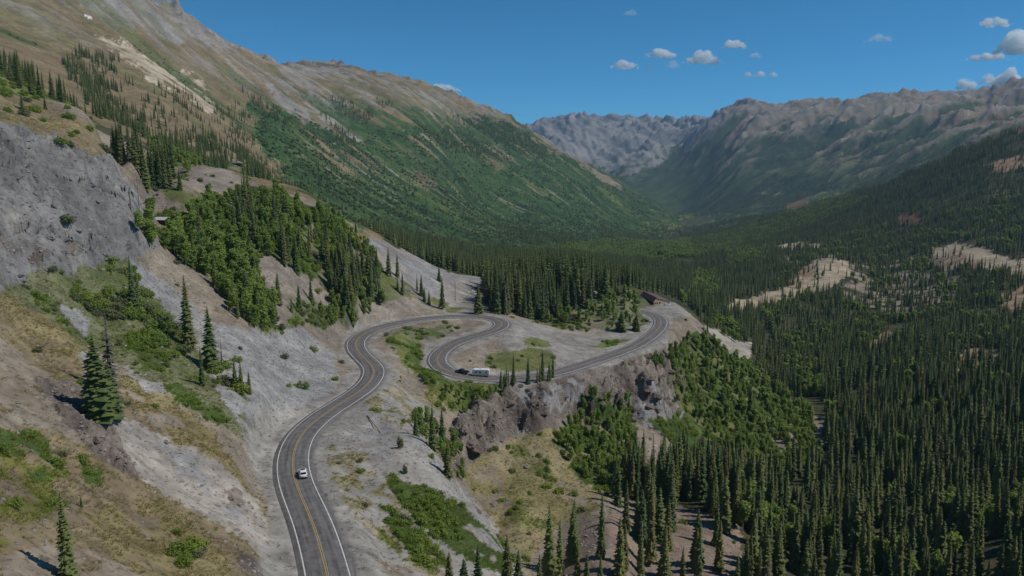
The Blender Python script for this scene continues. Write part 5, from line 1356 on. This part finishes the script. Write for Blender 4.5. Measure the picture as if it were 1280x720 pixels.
# pickup and trailer heading the other way, in their own right-hand lane
i_tr = on_road(600, 471, 0); i_pk = i_tr - 5
def make_pickup(loc, rotz):
    t = thing('pickup_truck', 'dark pickup truck towing the white travel trailer', 'pickup truck', loc, rotz)
    st = [(2.95, .80, .50, .92, .80, .84, .86), (2.75, .90, .40, .98, 1.02, .90, 1.06), (1.3, .92, .38, .99, 1.14, .92, 1.20), (-.75, .92, .38, .99, 1.14, .93, 1.20)]
    bm_obj('body', loft([ring(*s) for s in st]), BLACKP, t, 0, True)
    cb = [(1.35, .86, 1.16, .86, 1.18, .84, 1.19), (.65, .88, 1.16, .84, 1.55, .72, 1.86), (-.45, .88, 1.16, .84, 1.58, .72, 1.90), (-.75, .86, 1.16, .82, 1.4, .78, 1.5)]
    bm_obj('cab', loft([ring(*s) for s in cb]), BLACKP, t, 0, True)
    bm = bmesh.new()
    box(bm, -2.9, -.77, -.96, -.84, .55, 1.22); box(bm, -2.9, -.77, .84, .96, .55, 1.22); box(bm, -2.97, -2.9, -.96, .96, .55, 1.22); box(bm, -2.9, -.77, -.84, .84, .55, .68)
    bm_obj('cargo_bed', bm, BLACKP, t)
    quad_obj('windscreen', [(1.3, -.76, 1.25), (1.3, .76, 1.25), (.72, .66, 1.84), (.72, -.66, 1.84)], GLASS, t)
    for s in (-1, 1):
        quad_obj('side_window', [(.95, .865 * s, 1.24), (-.5, .87 * s, 1.24), (-.42, .77 * s, 1.78), (.6, .77 * s, 1.78)], GLASS, t)
        bm = bmesh.new(); box(bm, -3.0, -2.94, s * .86 - .09, s * .86 + .09, .8, 1.15); bm_obj('tail_light', bm, REDL, t)
        bm = bmesh.new(); box(bm, 2.78, 2.93, s * .72 - .15, s * .72 + .15, .82, .98); bm_obj('headlight', bm, CLEARL, t, .02)
    bm = bmesh.new(); box(bm, -3.1, -2.96, -.9, .9, .5, .68); bm_obj('bumper', bm, RIM, t, .02)
    for x in (1.85, -1.85):
        for y in (.86, -.86): wheel(t, x, y, .40, .27)
    return t
TRW = plain_mat('white_trailer_skin', (.80, .80, .79), .35, .5, 0, .04)
def make_trailer(loc, rotz):
    t = thing('travel_trailer', 'white travel trailer towed by a dark pickup round the bend', 'trailer', loc, rotz)
    L2, W2 = 3.5, 1.22
    prof = [(-L2, .62), (-L2, 2.7), (-L2 + .25, 2.95), (L2 - .7, 2.95), (L2 - .2, 2.55), (L2, 1.6), (L2 - .1, .8), (L2 - .5, .62)]
    bm = bmesh.new()
    a = [bm.verts.new((x, -W2, z)) for x, z in prof]; b = [bm.verts.new((x, W2, z)) for x, z in prof]
    bm.faces.new(a); bm.faces.new(b[::-1])
    for i in range(len(prof)):
        bm.faces.new((a[i], b[i], b[(i + 1) % len(prof)], a[(i + 1) % len(prof)]))
    bm_obj('body', bm, TRW, t, .04)
    for s in (-1, 1):
        for (x0, x1, z0, z1) in ((1.5, 2.3, 1.65, 2.1), (-.2, .5, 1.6, 2.15), (.85, 1.15, 1.95, 2.2), (-2.6, -2.0, 1.65, 2.1)):
            fr = quad_obj('window', [(x0 - .05, s * (W2 + .012), z0 - .05), (x1 + .05, s * (W2 + .012), z0 - .05), (x1 + .05, s * (W2 + .012), z1 + .05), (x0 - .05, s * (W2 + .012), z1 + .05)], DARKPL, t, .012)
            quad_obj('pane', [(x0, s * (W2 + .03), z0), (x1, s * (W2 + .03), z0), (x1, s * (W2 + .03), z1), (x0, s * (W2 + .03), z1)], GLASS, fr, .01)
        quad_obj('stripe', [(-L2 + .1, s * (W2 + .01), 1.0), (L2 - .4, s * (W2 + .01), 1.0), (L2 - .4, s * (W2 + .01), 1.12), (-L2 + .1, s * (W2 + .01), 1.12)], DARKPL, t, .008)
        for x in (-.5, -1.3): wheel(t, x, s * 1.02, .35, .24)
    dr = quad_obj('door', [(-1.3, -W2 - .015, .75), (-.6, -W2 - .015, .75), (-.6, -W2 - .015, 2.55), (-1.3, -W2 - .015, 2.55)], TRW, t, .014)
    bm = bmesh.new(); box(bm, -.72, -.66, -W2 - .07, -W2 - .03, 1.5, 1.62); bm_obj('handle', bm, DARKPL, dr)
    bm = bmesh.new(); box(bm, -.5, .5, -.35, .35, 2.95, 3.2); bm_obj('air_conditioner', bm, TRW, t, .05)
    bm = bmesh.new(); cyl(bm, (L2 - .5, .8, .6), (L2 + 1.0, 0, .58), .05, 8); cyl(bm, (L2 - .5, -.8, .6), (L2 + 1.0, 0, .58), .05, 8); box(bm, -L2, L2 - .5, -.9, .9, .5, .62)
    bm_obj('hitch', bm, DARKPL, t)
    return t
p1, a1 = place_index(i_tr, -1.9); make_trailer(p1, a1 + math.pi)
tt = Vector((math.cos(a1 + math.pi), math.sin(a1 + math.pi), 0))
bi_ = min(range(i_tr - 12, i_tr), key=lambda q: abs((place_index(q, -1.9)[0] - p1).length - 8.0))
p2, a2 = place_index(bi_, -1.9); make_pickup(p2, a2 + math.pi)
# parked cars
p = spot(589, 366.5); make_suv('white car parked on the gravel bench above the hairpin', p + Vector((0, 0, .05)), R(200))
# long shed by the far bend
ROOFM = plain_mat('rusty_roof', (.15, .085, .075), .7, .2, 0, .3, .8); TANW = plain_mat('tan_wall', (.52, .37, .27), .9, .1, 0, .15, .8); DARKW = plain_mat('dark_wood_shaded_wall', (.05, .038, .032), .9, .1)
PALEM = plain_mat('pale_trim', (.5, .45, .42), .7); METAL = plain_mat('pale_metal', (.62, .63, .64), .4, .5, .2, .08)
P0 = spot(817, 381.5); 
e1 = Vector(pt(834.5, 381.2, P0.y + 5.5)) - P0; e1.z = 0; e2 = Vector(pt(801, 374.5, P0.y + 27)) - P0; e2.z = 0
wf, ln_ = e1.length, e2.length
ang = math.atan2(e1.y, e1.x)
e2n = Vector((-e1.y, e1.x, 0)).normalized() * ln_
sk = math.atan2(e2.y, e2.x) - ang
sh_t = thing('shed', 'long low shed with rusty roof and tan gable end beyond the bend', 'shed', P0, ang)
def S_(u, v, z):    # u along the front, v back along the slanting side
    return Vector((u + v * math.cos(sk), v * math.sin(sk), z))
H0, HR, HE = 2.4, 5.2, 2.6
def prism(name, pts, v0, v1, mat, parent):
    bm = bmesh.new()
    a = [bm.verts.new(S_(u, v0, z)) for u, z in pts]; b = [bm.verts.new(S_(u, v1, z)) for u, z in pts]
    bm.faces.new(a); bm.faces.new(b[::-1])
    for k in range(len(pts)): bm.faces.new((a[k], b[k], b[(k + 1) % len(pts)], a[(k + 1) % len(pts)]))
    return bm_obj(name, bm, mat, parent)
prism('wall', [(0, -3), (wf, -3), (wf, HE), (2.4, HR), (0, H0)], 0.15, ln_, DARKW, sh_t)  # shade of the left side put into the wall colour, unlike the tan front
fw = prism('front_wall', [(0, -3), (wf, -3), (wf, HE), (2.4, HR), (0, H0)], 0, .14, TANW, sh_t)
for u0 in (.5, 2.6, 4.9):
    prism('window', [(u0, .7), (u0 + 1.2, .7), (u0 + 1.2, 1.9), (u0, 1.9)], -.05, .03, GLASS, fw)
prism('roof', [(-.5, H0 - .28), (2.4, HR + .08), (2.4, HR + .30), (-.6, H0 - .1)], -.4, ln_ + .4, ROOFM, sh_t)
prism('roof', [(2.42, HR + .08), (wf + .5, HE - .05), (wf + .5, HE + .14), (2.42, HR + .30)], -.3, ln_ + .4, ROOFM, sh_t)
prism('roof_edge', [(2.3, HR + .1), (wf + .6, HE - .05), (wf + .6, HE + .2), (2.3, HR + .36)], -.55, -.32, PALEM, sh_t)
p = spot(832, 381.5); make_suv('white car parked beside the tan end of the long shed', p + Vector((.5, -3.0, .1)), R(10))
# low white roofed cabin on the left slope
p = spot(203, 279)
cabin = thing('cabin', 'small cabin with a white metal roof above the aspen grove', 'cabin', p, R(-12))
bm = bmesh.new(); box(bm, -2.6, 2.6, -1.7, 1.7, -1.5, 1.5); bm_obj('wall', bm, DARKW, cabin)
bm = bmesh.new()
for s in (-1, 1):
    v = [bm.verts.new(q) for q in ((-3, 0, 2.6), (3, 0, 2.6), (3, s * 2.2, 1.45), (-3, s * 2.2, 1.45), (-3, 0, 2.72), (3, 0, 2.72), (3, s * 2.2, 1.57), (-3, s * 2.2, 1.57))]
    for f in ((0, 1, 2, 3), (4, 5, 6, 7), (0, 1, 5, 4), (1, 2, 6, 5), (2, 3, 7, 6), (3, 0, 4, 7)): bm.faces.new([v[k] for k in f])
bm_obj('roof', bm, METAL, cabin)
# far metal roof high on the slope
p = spot(295, 206)
sh2 = thing('metal_shed', 'long thin pale metal shed on the wooded slope at upper left', 'shed', p, R(4))
k = p.y / FPX
bm = bmesh.new(); box(bm, -6.5 * k, 6.5 * k, -2, 2, -2, 1.6); bm_obj('wall', bm, DARKW, sh2)
bm = bmesh.new(); box(bm, -7 * k, 7 * k, -2.4, 2.4, 1.6, 2.3); bm_obj('roof', bm, METAL, sh2)
# pole lines
WOOD = plain_mat('weathered_wood', (.16, .12, .09), .95, .1); GREYW = plain_mat('grey_wood', (.30, .27, .23), .95, .1)
def pole(px, py, hp, label, arm=True, mat=WOOD, rot=0.0):
    p = spot(px, py); h = hp * (p.y * CP - p.z * SP) / FPX
    t = thing('utility_pole', label, 'utility pole', p, rot)
    bm = bmesh.new(); cyl(bm, (0, 0, -1), (0, 0, h), .2, 10, .13); bm_obj('post', bm, mat, t)
    if arm:
        c = bm_obj('crossarm', (lambda b: (box(b, -1.6, 1.6, -.1, .1, h - 1.1, h - .85), b)[1])(bmesh.new()), mat, t)
        for x in (-1.4, 0, 1.4):
            bm = bmesh.new(); cyl(bm, (x, 0, h - .85), (x, 0, h - .5), .07, 8); bm_obj('insulator', bm, PALEM, c)
    return t
pole(163.5, 262, 27, 'brown utility pole at the edge of the grey rock', False)
pole(175, 268, 46, 'pale utility pole with a crossarm in front of the dark bench spruces', True, GREYW, R(10))
pole(569, 376, 24, 'utility pole on the scree left of the parked white car', False)
# timber frame by the trees
p = spot(597, 380)
tf = thing('timber_frame', 'dark timber frame with two sloping beams at the edge of the hairpin spruces', 'timber frame', p, R(-8))
k = (p.y * CP - p.z * SP) / FPX
bm = bmesh.new(); box(bm, -.4, .4, -.4, .4, -2, 22 * k); bm_obj('post', bm, DARKW, tf)
bm = bmesh.new(); box(bm, 13 * k, 13 * k + .8, -.4, .4, -2, 16 * k); bm_obj('post', bm, DARKW, tf)
for z in (20, 7):
    bm = bmesh.new(); vs = box(bm, -1.5, 15 * k, -.6, .6, z * k, z * k + 1.0)
    for v in vs: v.co.z -= max(0, v.co.x) * .28
    bm_obj('beam', bm, DARKW, tf)
# yellow warning sign
SIGNY = plain_mat('yellow_sign', (.70, .50, .03), .5, .3, 0, .05); STEELM = plain_mat('steel_post', (.3, .3, .3), .5, .4, .5)
p = spot(501, 479); k = (p.y * CP - p.z * SP) / FPX
sg = thing('road_sign', 'yellow diamond sign on a post at the gravel edge of the bend', 'sign', p, R(-25))
bm = bmesh.new(); cyl(bm, (0, 0, -.3), (0, 0, 2.9), .05, 8); bm_obj('post', bm, STEELM, sg)
quad_obj('sign_face', [(-.62, -.07, 2.3), (0, -.07, 1.68), (.62, -.07, 2.3), (0, -.07, 2.92)], SIGNY, sg, .015)
# boulders
BOULD = plain_mat('boulder_rock', (.20, .165, .15), .95, .1, 0, .35, 1.5)
for q, (px, py, wp, label) in enumerate([(289, 624, 10, 'dark boulder on the pale scree by the road, larger of two'), (299, 632, 9, 'dark boulder on the pale scree by the road, smaller of two'),
        (207, 554, 9, 'dark rock jutting from the top of the pale scree'), (176, 532, 8, 'dark rock below the broad dense spruce'), (658, 584, 8, 'dark boulder alone in the grassy bowl'),
        (598, 640, 9, 'rough boulder at the rim between gravel and bowl'), (318, 712, 9, 'dark rock at the road edge at the bottom'), (615, 632, 8, 'boulder at the top of the bowl below the gully')]):
    p = spot(px, py); k = (p.y * CP - p.z * SP) / FPX
    V, F = rock(500 + q, 3, .3)
    o = link('boulder', mesh_from('boulder', V, F, BOULD)); o.location = p; o.scale = (wp * k * .55, wp * k * .5, wp * k * .5); o.rotation_euler = (0, 0, q * 1.3)
    tag(o, label, 'boulder')
# fallen log on the gravel
a_, b_ = spot(459, 520), spot(476, 542)
bm = bmesh.new(); cyl(bm, a_ + Vector((0, 0, .15)), b_ + Vector((0, 0, .15)), .16, 8, .08)
o = bm_obj('fallen_log', bm, WOOD); tag(o, 'thin dark fallen log lying on the gravel beside the road', 'log')

# ------------------------------------------------------------------ clouds, kilometres away and up
def cloud_mat(name, dens):
    m = bpy.data.materials.new(name); m.use_nodes = True
    N, L = m.node_tree.nodes, m.node_tree.links
    N.remove(N['Principled BSDF'])
    v = N.new('ShaderNodeVolumeScatter'); v.inputs['Color'].default_value = (.998, .998, .998, 1); v.inputs['Anisotropy'].default_value = .0
    geo = N.new('ShaderNodeNewGeometry')
    n = N.new('ShaderNodeTexNoise'); n.inputs['Scale'].default_value = .009; n.inputs['Detail'].default_value = 5; n.inputs['Roughness'].default_value = .6
    L.new(geo.outputs['Position'], n.inputs['Vector'])
    mr = N.new('ShaderNodeMapRange'); mr.inputs['From Min'].default_value = .40; mr.inputs['From Max'].default_value = .62; mr.inputs['To Min'].default_value = 0; mr.inputs['To Max'].default_value = dens
    L.new(n.outputs['Fac'], mr.inputs['Value']); L.new(mr.outputs['Result'], v.inputs['Density'])
    L.new(v.outputs[0], N['Material Output'].inputs['Volume'])
    return m
CM1, CM2 = cloud_mat('cloud_white', .022), cloud_mat('cloud_thin', .006)
for q, (px, py, wp, hp, thin, label) in enumerate([
        (781, 81, 36, 10, 0, 'small white cloud left of the cluster above the far peaks'), (825, 67, 38, 11, 0, 'white cloud at the upper middle of the cluster above the far peaks'), (880, 73, 44, 14, 0, 'brightest widest cloud of the cluster above the far peaks'),
        (841, 81, 20, 8, 1, 'faint wisp between two white clouds above the far peaks'), (813, 85, 12, 8, 1, 'tiny faint wisp under the cluster above the far peaks'), (919, 55, 30, 10, 0, 'white cloud highest at the right of the cluster above the far peaks'),
        (936, 93, 10, 6, 0, 'tiny puff, leftmost of three in a row'), (950, 92, 14, 7, 0, 'tiny puff, middle and largest of three in a row'), (967, 93, 10, 6, 0, 'tiny puff, rightmost of three in a row'),
        (945, 69, 18, 6, 1, 'faint streak of cloud right of the bright cluster'), (1100, 48, 34, 9, 1, 'faint stretched cloud in the open sky at the right'), (1243, 29, 48, 9, 0, 'flat white cloud near the top right corner'),
        (1236, 71, 54, 9, 0, 'flat white cloud over the right mountain ridge'), (1274, 54, 54, 26, 0, 'big white cloud cut by the right edge of the picture'), (1209, 106, 24, 12, 0, 'small white cloud touching the right mountain crest'),
        (1256, 97, 52, 16, 0, 'white cloud half hidden behind the right mountain crest'), (788, 16, 18, 7, 1, 'faint wisp alone high in the sky'), (552, 110, 44, 13, 0, 'white cloud just above the left mountain ridge'), (505, 101, 22, 6, 0, 'thin cloud sliver on the left mountain ridge')]):
    D = {12: 16500.0, 14: 20000.0, 15: 18500.0}.get(q, 15000.0)      # the lowest ones stand farther off
    c = Vector(pt(px, py, D)); sx = wp * D / FPX / 2 * 1.15; sz = hp * D / FPX / 2 * 1.15
    r = np.random.default_rng(q + 4); bm = bmesh.new()
    for k in range(int(7 + 5 * wp / hp)):
        u = r.uniform(-1, 1); e = (1 - abs(u) ** 1.8)
        rad = sz * (0.22 + 0.62 * e) * r.uniform(.55, 1.05)
        x, y, z = u * max(sx - rad, rad * .2), r.uniform(-.6, .6) * sx * .5, -sz * .75 + rad * r.uniform(.25, 1.1) + e * sz * r.uniform(0, .6)
        vs = bmesh.ops.create_icosphere(bm, subdivisions=3, radius=1)['verts']
        co = np.array([v.co[:] for v in vs])
        d = 1 + .30 * perlin(co[:, 0] * 1.9 + k * 7.3 + co[:, 1], co[:, 2] * 1.9 + co[:, 1] * 1.3 + q, k) + .16 * perlin(co[:, 0] * 4.5 + k, co[:, 2] * 4.5 + co[:, 1] * 3, k + 9)
        for v, m_ in zip(vs, d):
            v.co = Vector((x + v.co.x * rad * m_ * 1.25, y + v.co.y * rad * m_, max(z + v.co.z * rad * m_, -sz * .8 + .1 * (z + v.co.z * rad * m_))))
    o = bm_obj('cloud', bm, CM2 if thin else CM1, None, 0, True)
    o.location = c
    rmod = o.modifiers.new('one_skin', 'REMESH'); rmod.mode = 'VOXEL'; rmod.voxel_size = sx / 26
    tag(o, label, 'cloud')
print('objects', round(time.time() - T0, 1))
# ------------------------------------------------------------------ light, sky, air
SUN_EL, SUN_AZ = R(51), R(95)          # azimuth from the view direction towards the right
w = bpy.data.worlds.new('World'); SC.world = w; w.use_nodes = True
N, L = w.node_tree.nodes, w.node_tree.links
bg = N['Background']
sky = N.new('ShaderNodeTexSky'); sky.sky_type = 'NISHITA'; sky.sun_disc = False
sky.sun_elevation = SUN_EL; sky.sun_rotation = SUN_AZ
sky.altitude = 6000; sky.air_density = 1.0; sky.dust_density = 0.0; sky.ozone_density = 6.0
tn = N.new('ShaderNodeMix'); tn.data_type = 'RGBA'; tn.blend_type = 'MULTIPLY'; tn.inputs['Factor'].default_value = 1
tn.inputs['B'].default_value = (.34, 1.10, 1.15, 1)          # the deep cyan blue of high mountain air
L.new(sky.outputs['Color'], tn.inputs['A']); L.new(tn.outputs['Result'], bg.inputs['Color']); bg.inputs['Strength'].default_value = 0.097
sd = bpy.data.lights.new('sun', 'SUN'); sd.energy = 3.2; sd.angle = R(0.53); sd.color = (1.0, 0.95, 0.87)
so = bpy.data.objects.new('sun', sd); COL.objects.link(so)
d = Vector((math.sin(SUN_AZ) * math.cos(SUN_EL), math.cos(SUN_AZ) * math.cos(SUN_EL), math.sin(SUN_EL)))
so.rotation_euler = d.to_track_quat('Z', 'Y').to_euler()
so.location = (200, 100, 300)
SC.view_settings.view_transform = 'Standard'; SC.view_settings.look = 'None'
SC.view_settings.exposure = -0.08; SC.view_settings.gamma = 1; SC.view_settings.use_curve_mapping = False
SC.render.engine = 'CYCLES'
SC.cycles.use_denoising = True
SC.cycles.max_bounces = 24; SC.cycles.diffuse_bounces = 3; SC.cycles.glossy_bounces = 1; SC.cycles.transmission_bounces = 2
SC.cycles.volume_bounces = 24; SC.cycles.transparent_max_bounces = 8
SC.cycles.sample_clamp_indirect = 4
# thin mountain air: one closed box round camera and ground, clouds and sky outside it
zlo, zhi = float(ZG.min()) - 1.0, float(ZG.max()) + 30.0
xw = float(np.abs(XG).max()) + 60
HZ = bpy.data.materials.new('mountain_air'); HZ.use_nodes = True
HN, HL = HZ.node_tree.nodes, HZ.node_tree.links
HN.remove(HN['Principled BSDF'])
pv = HN.new('ShaderNodeVolumePrincipled'); pv.inputs['Density'].default_value = 4.0e-5; pv.inputs['Color'].default_value = (.50, .74, 1.0, 1); pv.inputs['Anisotropy'].default_value = 0.1
HL.new(pv.outputs[0], HN['Material Output'].inputs['Volume'])
bm = bmesh.new(); box(bm, -xw, xw, -120, 13560, zlo, zhi)
hz = bm_obj('haze', bm, HZ); hz['kind'] = 'stuff'
print('haze', zlo, zhi, xw)
print('done', round(time.time() - T0, 1))
